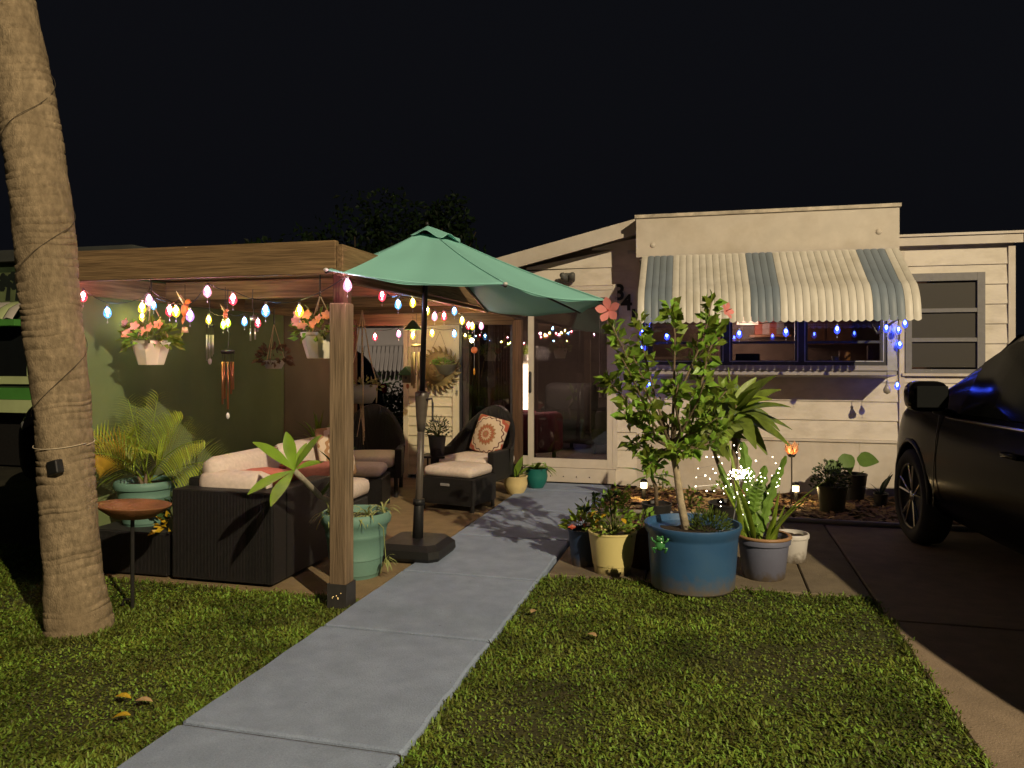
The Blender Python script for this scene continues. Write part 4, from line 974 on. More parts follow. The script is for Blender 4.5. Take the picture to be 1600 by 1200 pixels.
for px, d_, r, h, col, lab, nm in ((1300, 7.2, .14, .24, (.06, .065, .03), 'bushy dark shrub in an olive pot standing on the mulch', 'shrub_in_olive_pot'), (1333, 7.75, .135, .27, (.02, .02, .02), 'elephant ear plant with two big leaves in a black pot by the wall', 'elephant_ear'), (1376, 7.45, .07, .12, (.025, .022, .02), 'small seedling with dark leaves in a little pot near the black car', 'seedling')):
    b_ = lift(base_at(px, d_), .02); t = potted(nm, lab, b_, r, h, POTM(nm + '_pot', col), 'taper')
    if nm == 'shrub_in_olive_pot': leafy(t, (-.02, 0, .26), 420, .035, (.17, .22), LEAF_D, (-.2, 1))
    elif nm == 'elephant_ear':
        for px2, py2, a in ((1320, 728, .2), (1350, 736, 1.2), (1305, 742, -.6)):
            e_ = at_d(px2, py2, d_ - .1) - b_; MB().tube([(0, 0, h * .85), e_ * .6 + Vector((0, 0, .09)), e_], [.008, .006, .004], 6).build('stalk', STEM, t, True, world=False)
            MB().leaf(e_ + Vector((0, -.0, .09)) - Vector((math.sin(a) * .07, 0, -.03)), (math.sin(a) * 1.1, -.35, -.75 + abs(a) * .6), .2, .16, .1, 6, .15, up=(0, -1, .4), taper=.7).build('leaf', mat('ear_leaf', (.1, .18, .03), .45, .2, 12, trans=.2), t, True, world=False)
    else:
        for k in range(6):
            d2 = sphere_dir(.2, .9); MB().leaf((0, 0, .1), d2 + Vector((0, 0, .5)), rnd(.15, .26), .06, .4, 5).build('leaf', LEAF_D, t, True, world=False)
SP_ = [(-.85, 7.5, 'small leafy seedling in the mulch next to the walkway'), (-.5, 8.3, 'small seedling against the wall right of the door'), (-.2, 7.45, 'small leafy seedling in front mulch directly behind the blue tub'), (.15, 8.2, 'small seedling against the wall behind the corn plant')]
for x, y, lb in SP_:
    t = thing('bed_seedling', lb, 'plant', (x, y, .02), 0, 'small plants in the mulch bed'); leafy(t, (0, 0, .02), 40, .06, (.13, .19), LEAF, (.1, 1))
# --- pots by the door
t = potted('plant_in_cream_pot', 'broad leaved plant in a round cream pot near the porch door', lift(base_at(806, 8.12), .02), .125, .19, POTM('cream_glaze', (.6, .48, .22)), 'bulb')
for dx, dz, L in ((.3, 1, .26), (-.7, .5, .18), (.8, .5, .16), (-.2, .8, .2), (-.9, .1, .15)): MB().leaf((0, 0, .17), (dx, -.2, dz), L, .1, .3, 6).build('leaf', LEAF, t, True, world=False)
t = potted('plant_in_teal_pot', 'arching leaves in a glossy teal pot at the foot of the door', lift(base_at(838, 8.42), .038), .125, .21, POTM('teal_glaze', (.01, .13, .11)), 'bulb')
for k in range(11):
    a = k * 2.4; MB().leaf((0, 0, .19), (math.cos(a), math.sin(a) * .6, rnd(.3, 1)), rnd(.2, .3), .07, rnd(.6, 1.2), 7).build('leaf', LEAF, t, True, world=False)
# --- potted palm on the wicker table
for nm_ in ('yellow_glaze', 'lilac_glaze', 'white_plastic', 'brown_pot', 'navy_glaze'): dirty_foot(MATS[nm_], .0, .07, (.1, .075, .045))
SAGE = mat('sage_pot', (.13, .25, .2), .55, .1, 6, .1, 60, dirt=(.1, .18, .15), dscale=3)
pp = Vector((-3.79, 4.52, .31))
palm = potted('potted_palm', 'small feathery palm in a ribbed sage green pot on the wicker table', pp, .2, .3, SAGE, 'ring')
def frond(t, base, d, L, droop, m, n=30, ll=.24, name='frond', lw=.0125):
    mb = MB(); p = Vector(base); d = Vector(d).normalized(); pts = [p.copy()]; st = L / n
    for i in range(n):
        p = p + d * st; pts.append(p.copy()); d = (d + Vector((0, 0, -droop / n))).normalized(); u = i / n
        if u > .22:
            side = d.cross(Vector((.15, -.75, .5)))
            if side.length < .05: side = Vector((1, 0, 0))
            side.normalize(); l = ll * math.sin(math.pi * (.15 + .8 * u)) ** .8
            for s in (-1, 1):
                dd = (side * s * .95 + d * .62 + Vector((0, 0, .2))).normalized(); mb.leaf(p, dd, l * rnd(.85, 1.1), lw, .5, 3, .1)
    f = mb.build(name, m, t, world=False)
    MB().tube(pts, [.006 * (1 - .7 * i / n) for i in range(n + 1)], 5).build('stalk', LEAF_Y, f, True, world=False)
PALMG = mat('palm_frond', (.25, .33, .035), .45, .2, 10, trans=.3, island=.25)
for dx, dy, dz, L, dr_ in ((-.15, -.1, 1, .6, .25), (-.7, -.2, .8, .65, .8), (-.9, .0, .55, .6, .9), (.65, -.15, .8, .7, .95), (.3, .2, 1, .5, .5), (-.5, -.5, .7, .5, .8), (.15, -.5, .9, .5, .8), (.9, .1, .55, .62, .6), (-.3, .2, 1, .6, .35), (-.8, .2, .7, .6, .7), (.1, .1, 1, .62, .15)):
    frond(palm, (rnd(-.03, .03), rnd(-.02, .02), .27), (dx, dy, dz), L, dr_, PALMG)
frond(palm, (0, -.03, .3), (-.15, -.6, .9), .5, 1.3, mat('dry_frond', (.4, .27, .03), .5, .2, 10, trans=.3), name='dry_frond')
for k in range(5): MB().tube([(rnd(-.04, .04), rnd(-.04, .04), .24), (rnd(-.05, .05), rnd(-.05, .05), .36)], [.016, .007], 6).build('stem_base', BARK, palm, world=False)
t = thing('trailing_croton', 'low croton with yellow leaves squeezed between the potted palm and the sofa', 'plant', (-3.47, 4.4, .31))
leafy(t, (.0, 0, .1), 46, .06, (.12, .12), LEAF_D, (-.1, 1)); leafy(t, (.03, -.08, .04), 12, .07, (.07, .07), YELLOW_LEAF, (-.2, 1), name='yellow_leaves', stems=False)
# --- plumeria in the tall sage pot behind the post
ps = Vector((-2.28, 4.68, .018))
plu = potted('plumeria_in_sage_pot', 'plumeria with long green leaves and spider plants in a sage pot behind the post', ps, .225, .42, SAGE, 'ring')
head = at_d(460, 735, 4.45) - ps; bend = at_d(500, 775, 4.8) - ps
MB().tube([(0, 0, .36), (bend * .5 + Vector((0, 0, .2))), bend, head.lerp(bend, .4), head], [.022, .02, .018, .017, .016], 10).build('trunk', mat('grey_bark', (.3, .27, .2), .8, .2, 30, .3, 60), plu, True, world=False)
fork2 = bend + Vector((.1, .05, .14)); MB().tube([bend, fork2], [.014, .01], 8).build('branch', STEM, plu, True, world=False)
for tpx, tpy, dd, w_ in ((398, 690, 4.35, .08), (448, 676, 4.5, .075), (500, 680, 4.4, .08), (478, 692, 4.6, .05), (388, 770, 4.3, .08), (424, 788, 4.15, .085), (505, 720, 4.6, .06)):
    e_ = at_d(tpx, tpy, dd) - ps; v = e_ - head; MB().leaf(head, v.normalized() + Vector((0, 0, .12)), v.length * 1.03, w_, .22, 8, .22, up=(0, -.6, .8), taper=1.25).build('leaf', mat('plumeria_leaf', (.2, .34, .035), .38, .2, 8, trans=.22), plu, True, world=False)
for k in range(4): MB().leaf(fork2, (rnd(-.5, .8), rnd(-.3, .6), rnd(.3, 1)), .2, .06, .3, 6, taper=1.2).build('leaf', LEAF_D, plu, True, world=False)
STRIPE = mat('spider_leaf', (.3, .34, .12), .5, .2, 20, trans=.2)
mb = MB()
for c in ((-.14, -.1, .4), (.12, -.08, .4), (.02, -.15, .39), (.16, .08, .4)):
    for k in range(17): mb.leaf(c, (rnd(-1, 1), rnd(-1, .6), rnd(.3, 1)), rnd(.1, .2), .012, 1.3, 5, .2)
for k in range(14): mb.leaf((.24, -.06, .13), (rnd(-.2, 1), rnd(-1, .3), rnd(-.6, .8)), rnd(.06, .11), .011, 1.0, 4, .2)
mb.tube([(.17, -.1, .4), (.24, -.1, .34), (.24, -.06, .13)], .003, 5)
mb.build('spider_plant', STRIPE, plu, world=False, kind='stuff')
# --- plant stand beside the chair
st = lift(at_d(683, 712, 8.05), FLZ); sd = thing('plant_stand', 'black metal plant stand between pole and wicker armchair', 'table', st)
MB().rbox((-.17, -.14, .4), (.13, .14, .42), .005).build('table_top', METAL_D, sd, world=False)
for sx in (-.15, .11):
    MB().tube([(sx, -.12, 0), (sx, -.12, .4)], .011, 6).build('leg', METAL_D, sd, world=False); MB().tube([(sx, .12, 0), (sx, .12, .4)], .011, 6).build('leg', METAL_D, sd, world=False)
t = potted('dark_shrub_on_stand', 'dark feathery shrub in a charcoal pot on the black plant stand', st + Vector((0, 0, .42)), .095, .2, POTM('charcoal_pot', (.05, .055, .055)), 'taper')
leafy(t, (0, 0, .2), 300, .04, (.14, .2), LEAF_D, (0, 1), .3)
t = potted('snake_plant', 'broad leaves in an olive pot under the black plant stand', st + Vector((0, 0, .0)), .11, .2, POTM('olive_glaze', (.1, .1, .03)), 'taper')
for k in range(6): MB().leaf((0, 0, .17), (rnd(-.7, .7), -.5, 1), .2, .09, .3, 5).build('leaf', LEAF, t, True, world=False)
# palms in the dark corner
t = potted('corner_palm', 'spiky palm in the dark rear corner behind the sofa', Vector((-3.8, 6.95, FLZ)), .16, .26, POTM('black_pot', (.02, .02, .02)), 'taper')
mb = MB()
for k in range(60): mb.leaf((0, 0, .55), sphere_dir(-.1, 1), rnd(.3, .5), .018, .6, 5, .2)
mb.build('foliage', LEAF, t, world=False, kind='stuff'); MB().tube([(0, 0, .2), (0, 0, .56)], .03, 8).build('trunk', BARK, t, world=False)

# ------------------------------------------------------------------ palm tree
tr = [(995, 125, 102), (975, 123, 97), (950, 120, 90), (910, 116.5, 83), (873, 114, 80), (800, 108, 80), (719, 102, 79), (635, 97, 78), (560, 89, 81), (480, 81, 83), (360, 69, 85), (270, 57, 83), (180, 46, 80), (90, 33, 75), (0, 12, 72), (-120, -12, 68), (-260, -42, 64), (-420, -80, 60), (-700, -140, 56), (-1000, -215, 54)]
PD = 4.12
tree = thing('palm_tree', 'tall ringed palm tree trunk leaning at the left lawn', 'palm tree', lift(at_d(120, 984, PD), 0))
ctr = [(at_d(c, y, PD), wd / F * PD / 2) for y, c, wd in tr]
ctr[0] = (ctr[0][0] + Vector((0, 0, -.04)), ctr[0][1])
def interp(z):
    for (a, ra), (b, rb) in zip(ctr, ctr[1:]):
        if a.z <= z <= b.z:
            u = (z - a.z) / (b.z - a.z); u2 = u * u * (3 - 2 * u) * .3 + u * .7; return a.lerp(b, u2), ra + (rb - ra) * u
    return ctr[-1]
mb = MB(); z = ctr[0][0].z + .001; ztop = ctr[-1][0].z - .01; n = 44; rows = 0; rg = random.Random(5)
zs = []; 
while z < ztop:
    stp = rg.uniform(.03, .075); q_ = rg.uniform(.2, 1); zs += [(z, -.002 * q_), (z + stp * .08, -.0042 * q_), (z + stp * .2, .0006), (z + stp * .95, .002 * q_)]; z += stp
for zz, off in zs:
    c, r = interp(min(zz, ztop)); ph = zz * 7
    for k in range(n):
        a = 6.283 * k / n
        rr = r + off * (1 + .7 * math.sin(a * 2 + ph)) + .004 * math.sin(a * 3 + zz * 5) + .0025 * math.sin(a * 7 + zz * 23) + rg.uniform(-.0012, .0012)
        mb.v.append(c + Vector((rr * math.cos(a), rr * math.sin(a), .018 * math.sin(a + 1) + .006 * math.sin(a * 3 + zz * 9))))
rows = len(zs)
mb.f += [(i * n + k, i * n + (k + 1) % n, (i + 1) * n + (k + 1) % n, (i + 1) * n + k) for i in range(rows - 1) for k in range(n)]
TRUNK = mat('palm_bark', (.24, .185, .115), .9, .3, 5, .7, 16, vec=(9, 9, 5), dirt=(.115, .085, .05), dscale=.5, spec=.15, noise_detail=8)
mb.build('trunk', TRUNK, tree, True)
cw = ctr[-1][0]
crown = MB().ball(cw, .16, (1, 1, 1.6)).build('crown', BARK, tree, True)
for k in range(15):
    a = k * 2.4; z = rnd(-.1, .9); mb = MB(); p = cw.copy(); d = Vector((math.cos(a), math.sin(a), z)).normalized(); L = 2.0; m_ = 22
    for i in range(m_):
        p = p + d * L / m_; d = (d + Vector((0, 0, -1.3 / m_))).normalized(); side = d.cross(Vector((0, 0, 1))).normalized()
        for s in (-1, 1):
            if i > 3: mb.leaf(p, side * s * .8 + d * .6, .5 * math.sin(math.pi * (.1 + .85 * i / m_)), .035, .6, 3)
    mb.build('frond', LEAF, crown)
def wrap(name, label, z0, z1, turns, m, r=.004, phase=0, span=1.):
    mb = MB(); pts = []
    n = int(40 * turns)
    for i in range(n + 1):
        u = i / n; zz = z0 + (z1 - z0) * u; c, rr = interp(zz); a = phase + 6.283 * turns * u
        pts.append(c + Vector(((rr + .009) * math.cos(a), (rr + .009) * math.sin(a), .02 * math.sin(a))))
    mb.tube(pts, r, 5); mb.build(name, m, None, True, label=label, category='cord')
zc = lambda y: CH + (560 - y) / F * PD
wrap('trunk_cord', 'thin dark cord spiralling up the palm trunk', zc(700), zc(80), 3.0, mat('brown_cord', (.06, .048, .032), .8, .1, 20), .0016, 2.2)
wrap('trunk_cord', 'pale cord tied once around the palm trunk above the black box', zc(692), zc(689), 1.0, mat('pale_cord', (.5, .42, .3), .8, .1, 20), .0025, 0)
c, r = interp(zc(730)); bp_ = at_d(87, 730, PD - r - .01)
MB().rbox((-.038, -.025, -.036), (.038, .02, .036), .008, Matrix.Translation(bp_) @ Matrix.Rotation(R(-10), 4, 'Z') @ Matrix.Rotation(R(-14), 4, 'Y')).build('outlet_box', BLACKP, None, label='small black solar box strapped to the palm trunk', category='box')

# ------------------------------------------------------------------ string lights
BC = {'pink': (1, .42, .62), 'red': (1, .07, .12), 'blue': (.18, .5, 1), 'yellow': (1, .78, .06), 'purple': (.7, .35, 1), 'green': (.6, .85, .05), 'white': (1, .75, .8), 'azure': (.06, .1, 1)}
BG = {k: bulbglass('bulb_' + k, v, 3.2) for k, v in BC.items()}
CORE = {k: emis('core_' + k, tuple(.45 + .55 * c for c in v), 430) for k, v in BC.items()}
CORE['azure'] = emis('core_azure', (.1, .2, 1), 130)
BM = {}
def bulb(parent, p, col, s=1.0):
    key = col
    if key not in BM:
        b = MB().lathe([(.008, 0), (.014, -.006), (.024, -.026), (.0275, -.045), (.023, -.063), (.011, -.075), (.001, -.078)], 12).build('bulb', BG[col], None, True); c = MB().ball((0, 0, -.026), .0125, (1, 1, 1.5), 8, 5).build('core', CORE[col], None, True)
        k = MB().lathe([(.001, .018), (.008, .018), (.0095, 0), (.001, -.001)], 8).tube([(0, 0, -.078), (0, 0, -.1)], .0012, 4).ball((0, 0, -.108), .005, (1, 1, 1.6), 6, 4).build('cap', ALU, None, True)
        BM[key] = (b.data, c.data, k.data)
        for o in (b, c, k): bpy.data.objects.remove(o)
    out = []
    par = parent
    for nm, me in zip(('bulb', 'core', 'cap'), BM[key]):
        o = bpy.data.objects.new(nm, me); COL.objects.link(o); o.parent = par
        if nm == 'bulb': o.location = Vector(p) - parent.location; o.scale = (s * .92, s * .92, s * .92); par = o
    return o
def light_string(label, pts, sag=.02, ends=()):
    # pts: list of (position of bulb cap, colour, drop of the lead below the cable)
    t = thing('light_string', label, 'string lights', pts[0][0], 0, 'strings of coloured bulbs')
    line = [Vector(e) for e in ends[:1]] + [p + Vector((0, 0, .02 + dp_)) for p, c, dp_, s in pts] + [Vector(e) for e in ends[1:]]
    mb = MB(); path_ = []
    for a, b in zip(line, line[1:]):
        for i in range(6): u = i / 6; path_.append(a.lerp(b, u) + Vector((0, 0, -sag * math.sin(math.pi * u))))
    path_.append(line[-1]); mb.tube(path_, .003, 5)
    for p, c, dp_, s in pts:
        if dp_ > .01: mb.tube([p + Vector((0, 0, .015)), p + Vector((0, 0, .02 + dp_))], .002, 4)
    mb.build('cable', CABLE, t, True)
    for p, c, dp_, s in pts: bulb(t, p, c, s)
    return t
def row(lst, f, s=1.0): return [(f(px, py - 7), c, dp_, s) for px, py, c, dp_ in lst]
fy = PF + .14
light_string('string of coloured glass bulbs under the front beam of the pergola', row([(130, 462, 'red', .0), (168, 487, 'blue', .01), (222, 480, 'yellow', .01), (233, 468, 'pink', .03), (265, 484, 'red', .01), (275, 485, 'yellow', .01), (297, 492, 'purple', .02), (324, 454, 'pink', .0), (364, 466, 'red', .0), (415, 484, 'blue', .01), (468, 484, 'yellow', .01), (543, 443, 'pink', .0)], lambda a, b: at_y(a, b, fy if a < 520 else PF - .1)), .015)
iy = 4.75
light_string('second row of coloured bulbs deeper under the pergola roof', row([(222, 496, 'yellow', .01), (240, 478, 'blue', .01), (326, 500, 'yellow', .03), (349, 508, 'green', .02), (356, 505, 'green', .02), (382, 503, 'blue', .01), (403, 505, 'red', .01)], lambda a, b: at_y(a, b, iy), .85), .02)
light_string('string of coloured bulbs along the walkway side of the pergola', row([(597, 462, 'red', .0), (622, 475, 'blue', .01), (645, 473, 'yellow', .0), (667, 486, 'yellow', .0), (679, 495, 'pink', .01), (694, 495, 'red', .01), (710, 487, 'blue', .0), (722, 502, 'yellow', .01), (732, 510, 'red', .0), (738, 511, 'yellow', .01), (752, 511, 'pink', .01)], lambda a, b: at_x(a, b, PX - .11), 1.0), .03)
light_string('dim string of bulbs along the rear beam of the pergola', row([(586, 528, 'red', .02), (623, 523, 'pink', .02), (645, 526, 'yellow', .05), (675, 522, 'yellow', .0), (710, 523, 'blue', .0)], lambda a, b: at_y(a, b, PB - .25), 1.15), .02)
ay = 7.44
bt = thing('light_string', 'string of blue bulbs hung along the front edge of the awning', 'string lights', at_y(1155, 515, ay), 0, 'strings of coloured bulbs')
BL = [(1155, 516, ay), (1228, 513, ay), (1308, 509, ay), (1385, 507, ay), (1414, 500, 7.7), (1404, 510, 8.1), (1406, 533, 8.15), (1402, 597, 8.2), (1003, 540, 8.1), (1014, 597, 8.3), (1003, 515, 8.0), (1042, 520, 8.1)]
mb = MB()
prev = None
for px, py, yy in BL[:8]:
    q = at_y(px, py, yy) + Vector((0, 0, .07))
    if prev is not None: mb.tube([prev, prev.lerp(q, .5) + Vector((0, 0, -.015)), q], .003, 5)
    mb.tube([q, q + Vector((0, 0, -.07))], .002, 4); prev = q
l1 = [at_y(*BL[k]) for k in (11, 10, 8, 9)]; mb.tube([l1[0] + Vector((0, 0, .06)), l1[1] + Vector((0, 0, .02)), l1[2] + Vector((0, 0, .02)), l1[3] + Vector((0, 0, .02))], .003, 5)
mb.build('cable', CABLE, bt, True)
for px, py, yy in BL: bulb(bt, at_y(px, py, yy), 'azure', 1.05)
ub = at_y(1386, 600, 8.2); t = thing('unlit_bulb', 'unlit clear bulb dangling below the right end of the bay window', 'bulb', ub)
MB().lathe([(.012, 0), (.02, -.02), (.036, -.055), (.03, -.085), (.001, -.1)], 14).build('glass_bulb', mat('dull_glass', (.3, .27, .22), .15, .1, 10), t, True, world=False)
MB().tube([(0, 0, .0), (0, 0, .17)], .003, 5).build('wire', CABLE, t, world=False)
MB().tube([(0, 0, -.005), (0, 0, .03)], .012, 8).build('socket', ALU, t, world=False)
fs_ = thing('light_string', 'tiny multicoloured lights far off in the dark yard behind the porch', 'string lights', at_d(590, 675, 11), 0, 'strings of coloured bulbs')
FSP = [(578, 676, 'white'), (587, 681, 'azure'), (595, 677, 'red'), (602, 679, 'azure'), (607, 680, 'blue'), (615, 678, 'white'), (622, 673, 'blue')]
MB().tube([at_d(a, b - 6, 11) for a, b, c in FSP], .003, 4).build('cable', CABLE, fs_)
for a, b, c in FSP: bulb(fs_, at_d(a, b, 11), c, .5)

# ------------------------------------------------------------------ fairy lights among the pots
bc = at_d(1158, 741, 4.95)
fa = thing('firework_light', 'starburst of tiny white lights on a stake in the lilac pot', 'string lights', lift(at_d(1143, 800, 4.95), .2))
MB().tube([at_d(1142, 835, 4.98), bc], .0035, 6).build('stake', ALU, fa)
WHITE = emis('warm_white_led', (1, .88, .66), 22)
led = MB(); wires = MB()
for k in range(70):
    d_ = sphere_dir(); e_ = bc + Vector((d_.x * .085, d_.y * .085, d_.z * .05)) * rnd(.45, 1.05); led.ball(e_, rnd(.0022, .0045), (1, 1, 1), 5, 3)
    if k % 3 == 0: wires.tube([bc, e_], .0008, 3)
sp = [(1104, 714), (1114, 714), (1123, 714), (1128, 724), (1091, 732), (1114, 733), (1118, 739), (1102, 743), (1088, 746), (1109, 748), (1121, 757), (1087, 760), (1104, 767), (1116, 767), (1130, 763), (1131, 771), (1134, 760), (1151, 769), (1152, 772), (1126, 784), (1126, 791), (1147, 777), (1162, 774), (1170, 785), (1154, 798), (1161, 804), (1147, 696), (1157, 701), (1151, 707), (1155, 716), (1181, 720), (1188, 739), (1189, 745), (1178, 744), (1183, 750), (1207, 714), (1212, 724), (1218, 732), (1216, 739), (1206, 743), (1218, 748), (1214, 754), (1213, 761), (1216, 759), (1167, 765), (1175, 758), (1200, 771), (1165, 753), (1137, 748), (1142, 757), (1190, 752), (1195, 747)]
prev = None
for px, py in sp:
    p = at_d(px, py, 4.9 + rnd(-.15, .2)); led.ball(p, rnd(.002, .0045), (1, 1, 1), 5, 3)
    if prev is not None and (prev - p).length < .18: wires.tube([prev, p], .0009, 3)
    prev = p
led.build('led', WHITE, fa, kind='stuff'); wires.build('wire', ALU, fa, kind='stuff')
# tulip lantern and solar path lights
tl_ = at_d(1237, 712, 7.45); t = thing('tulip_lantern', 'amber glowing glass tulip lantern on a tall stake in the mulch bed', 'lantern', lift(tl_, .02))
MB().tube([lift(tl_, 0), tl_], .007, 6).build('stake', BRONZE, t)
TUL = mat('amber_petal', (.7, .45, .3), .4, .2, 10, trans=.5)
for k in range(6):
    a = k * 1.047; MB().leaf(tl_, (math.cos(a) * .55, math.sin(a) * .55, 1), .15, .09, -.2, 6, .25, up=(math.cos(a), math.sin(a), -.2), taper=.8).build('petal', TUL, t, True)
MB().ball(tl_ + Vector((0, 0, .045)), .022).build('bulb', emis('amber_bulb', (1, .62, .25), 30), t, True)
MB().lathe([(.001, -.02), (.03, -.01), (.045, .02), (.001, .01)], 10, tl_).build('sepal', METAL_D, t, True)
for px, yb, lab in ((1006, 784, 'small lit solar path light between the door and the blue tub'), (1243, 790, 'small lit solar path light under the tulip lantern')):
    g = gr(px, yb); t = thing('path_light', lab, 'garden light', lift(g, .02), 0, 'solar path lights')
    MB().tube([(0, 0, 0), (0, 0, .12)], [.022, .026], 8).build('body', BLACKP, t, world=False)
    MB().lathe([(.001, .121), (.032, .121), (.032, .178), (.001, .178)], 12).build('lens', emis('path_lens', (1, .74, .4), 7), t, True, world=False)
    MB().lathe([(.001, .215), (.03, .205), (.04, .179), (.001, .179)], 12).build('cap', BLACKP, t, True, world=False)
    ld = bpy.data.lights.new('path_glow', 'POINT'); ld.energy = 2.2; ld.color = (1, .7, .32); ld.shadow_soft_size = .02
    lo = bpy.data.objects.new('path_glow', ld); COL.objects.link(lo); lo.parent = t; lo.location = (0, -.06, .14)

# ------------------------------------------------------------------ hanging baskets and ornaments
ORANGE = mat('peach_petal', (.85, .36, .22), .6, .15, 12, trans=.25)
WHITEP = POTM('basket_white', (.62, .57, .45), (.5, .46, .34))
def basket(label, px, ybot, Y, r, h, hook_z, nfl, nl, m=WHITEP, leafm=LEAF, name='hanging_basket', flowers=ORANGE):
    p = at_y(px, ybot, Y); t = thing(name, label, 'hanging plant', p, 0, 'hanging baskets')
    MB().lathe([(.001, 0), (r * .66, 0), (r * .9, h * .6), (r * .96, h * .86), (r, h * .87), (r, h), (r * .9, h), (r * .88, h * .85), (.001, h * .83)], 8, M=Matrix.Rotation(R(22), 4, 'Z')).build('pot', m, t, world=False)
    top = Vector((0, 0, hook_z - p.z))
    for k in range(3):
        a = k * 2.094 + .4; MB().tube([(r * .95 * math.cos(a), r * .95 * math.sin(a), h), top + Vector((0, 0, -.14))], .0035, 5).build('hanger_wire', ROPE, t, world=False)
    MB().tube([top + Vector((0, 0, -.15)), top + Vector((0, 0, 0))], .006, 5).build('hook', METAL_D, t, world=False)
    mb = MB()
    for k in range(nl):
        d_ = sphere_dir(-.15, 1); q = Vector((d_.x * r * 1.25, d_.y * r * 1.25, h + d_.z * .12)) * rnd(.8, 1.05); mb.lf(q, (d_ + Vector((0, 0, rnd(-.8, .4)))).normalized(), rnd(.05, .085), .035)
    mb.build('foliage', leafm, t, world=False, kind='stuff')
    for k in range(nfl):
        a = 3.4 + 2.6 * (k + rnd(.2, .8)) / nfl; d_ = Vector((math.cos(a), math.sin(a), rnd(.1, .9))); c = Vector((d_.x * r * 1.15, d_.y * r * 1.15, h + .02 + d_.z * .13)); mb = MB()
        f_ = Vector((rnd(-.4, .4), -1, .35)).normalized(); u = f_.orthogonal().normalized(); v = f_.cross(u)
        for q in range(5):
            b_ = q * 1.2566; mb.leaf(c + Vector((0, -.02, 0)), u * math.cos(b_) + v * math.sin(b_) + f_ * .15, .036, .026, 0, 5, .05, up=f_, taper=1.25)
        mb.build('flower', flowers, t, world=False)
    return t
basket('white hanging basket of peach flowers at the left under the front beam', 236, 570, 4.5, .128, .165, 2.0, 7, 170)
basket('white hanging basket of peach flowers partly behind the front post', 500, 560, 4.55, .125, .17, 2.0, 9, 170)
basket('small pale hanging bowl with dry sprigs deep in the pergola shade', 428, 576, 6.1, .1, .075, 1.9, 0, 90, POTM('pale_bowl', (.42, .38, .33)), mat('dry_sprig', (.16, .09, .05), .8, .3, 20), flowers=PETAL)
p = at_y(566, 630, 6.6); t = thing('macrame_planter', 'grey planter in a knotted rope hanger behind the front post', 'hanging plant', p, 0, 'hanging baskets')
MB().lathe([(.001, 0), (.09, 0), (.13, .06), (.135, .17), (.12, .17), (.11, .14), (.001, .14)], 20).build('pot', POTM('stone_pot', (.2, .2, .16)), t, True, world=False)
top = Vector((0, 0, 1.9 - p.z))
for k in range(4): a = k * 1.571 + .5; MB().tube([(.13 * math.cos(a), .13 * math.sin(a), .0), (.14 * math.cos(a), .14 * math.sin(a), .17), top * .5 + Vector((.07 * math.cos(a), .07 * math.sin(a), 0)), top], .006, 6).build('rope', ROPE, t, True, world=False)
mb = MB()
for k in range(8): mb.tube([(rnd(-.02, .02), rnd(-.02, .02), 0), (rnd(-.04, .04), rnd(-.04, .04), -rnd(.25, .4))], .004, 4)
mb.build('tassel', ROPE, t, world=False)
leafy(t, (.02, 0, .15), 70, .05, (.15, .1), mat('pale_green', (.2, .2, .06), .6, .2, 14, island=.3), (-.3, 1))
# chimes
COPPER = mat('copper_tube', (.45, .2, .1), .3, .1, 10, metal=.9); SILVER = mat('silver_tube', (.5, .5, .48), .3, .1, 10, metal=.9)
def chime(label, px, py, Y, tubes, R0, lens, m, disc, hook_z, r=.008, sail=None, group='wind chimes'):
    p = at_y(px, py, Y); t = thing('wind_chime', label, 'wind chime', p, 0, group)
    MB().lathe([(.001, .02), (R0 * 1.25, .012), (R0 * 1.25, -.012), (.001, -.014)], 18).build('top_disc', disc, t, True, world=False)
    MB().tube([(0, 0, .01), (.01, 0, (hook_z - p.z) * .3), (-.004, 0, (hook_z - p.z) * .4), (0, 0, hook_z - p.z)], .003, 5).build('cord', METAL_D, t, world=False)
    for k in range(tubes):
        a = 6.283 * k / tubes + .3; x, y = R0 * math.cos(a), R0 * math.sin(a); L = lens[0] + (lens[1] - lens[0]) * k / max(1, tubes - 1); MB().tube([(x, y, -.07), (x, y, -.07 - L)], r, 8).build('tube', m, t, True, world=False)
        MB().tube([(x, y, -.07), (x, y, -.01)], .0015, 4).build('string', METAL_D, t, world=False)
    if sail:
        MB().tube([(0, 0, -.01), (0, 0, sail)], .0012, 4).build('string', METAL_D, t, world=False); MB().ball((0, 0, sail), .016, (1, .6, 1.5), 8, 5).build('drop', mat('crystal', (.6, .6, .58), .05, .1, 10, spec=.8), t, True, world=False)
    return t
chime('copper wind chime with long tubes and a crystal drop over the sofa', 356, 550, 4.85, 5, .038, (.2, .34), COPPER, METAL_D, 1.95, .007, -.46)
chime('thin silver wind chime with a yellow lit cap left of the copper chime', 328, 508, 4.8, 5, .024, (.14, .2), SILVER, METAL_D, 1.95, .0035, -.26)
chime('bamboo wind chime hanging just left of the umbrella pole', 651, 540, 7.8, 6, .05, (.28, .42), mat('bamboo', (.26, .18, .1), .6, .2, 20), mat('bamboo', (.26, .18, .1)), 1.95, .014)
chime('tiny two tube chime between the blue and the red bulb', 395, 498, 4.9, 2, .016, (.08, .09), SILVER, SILVER, 1.95, .006)
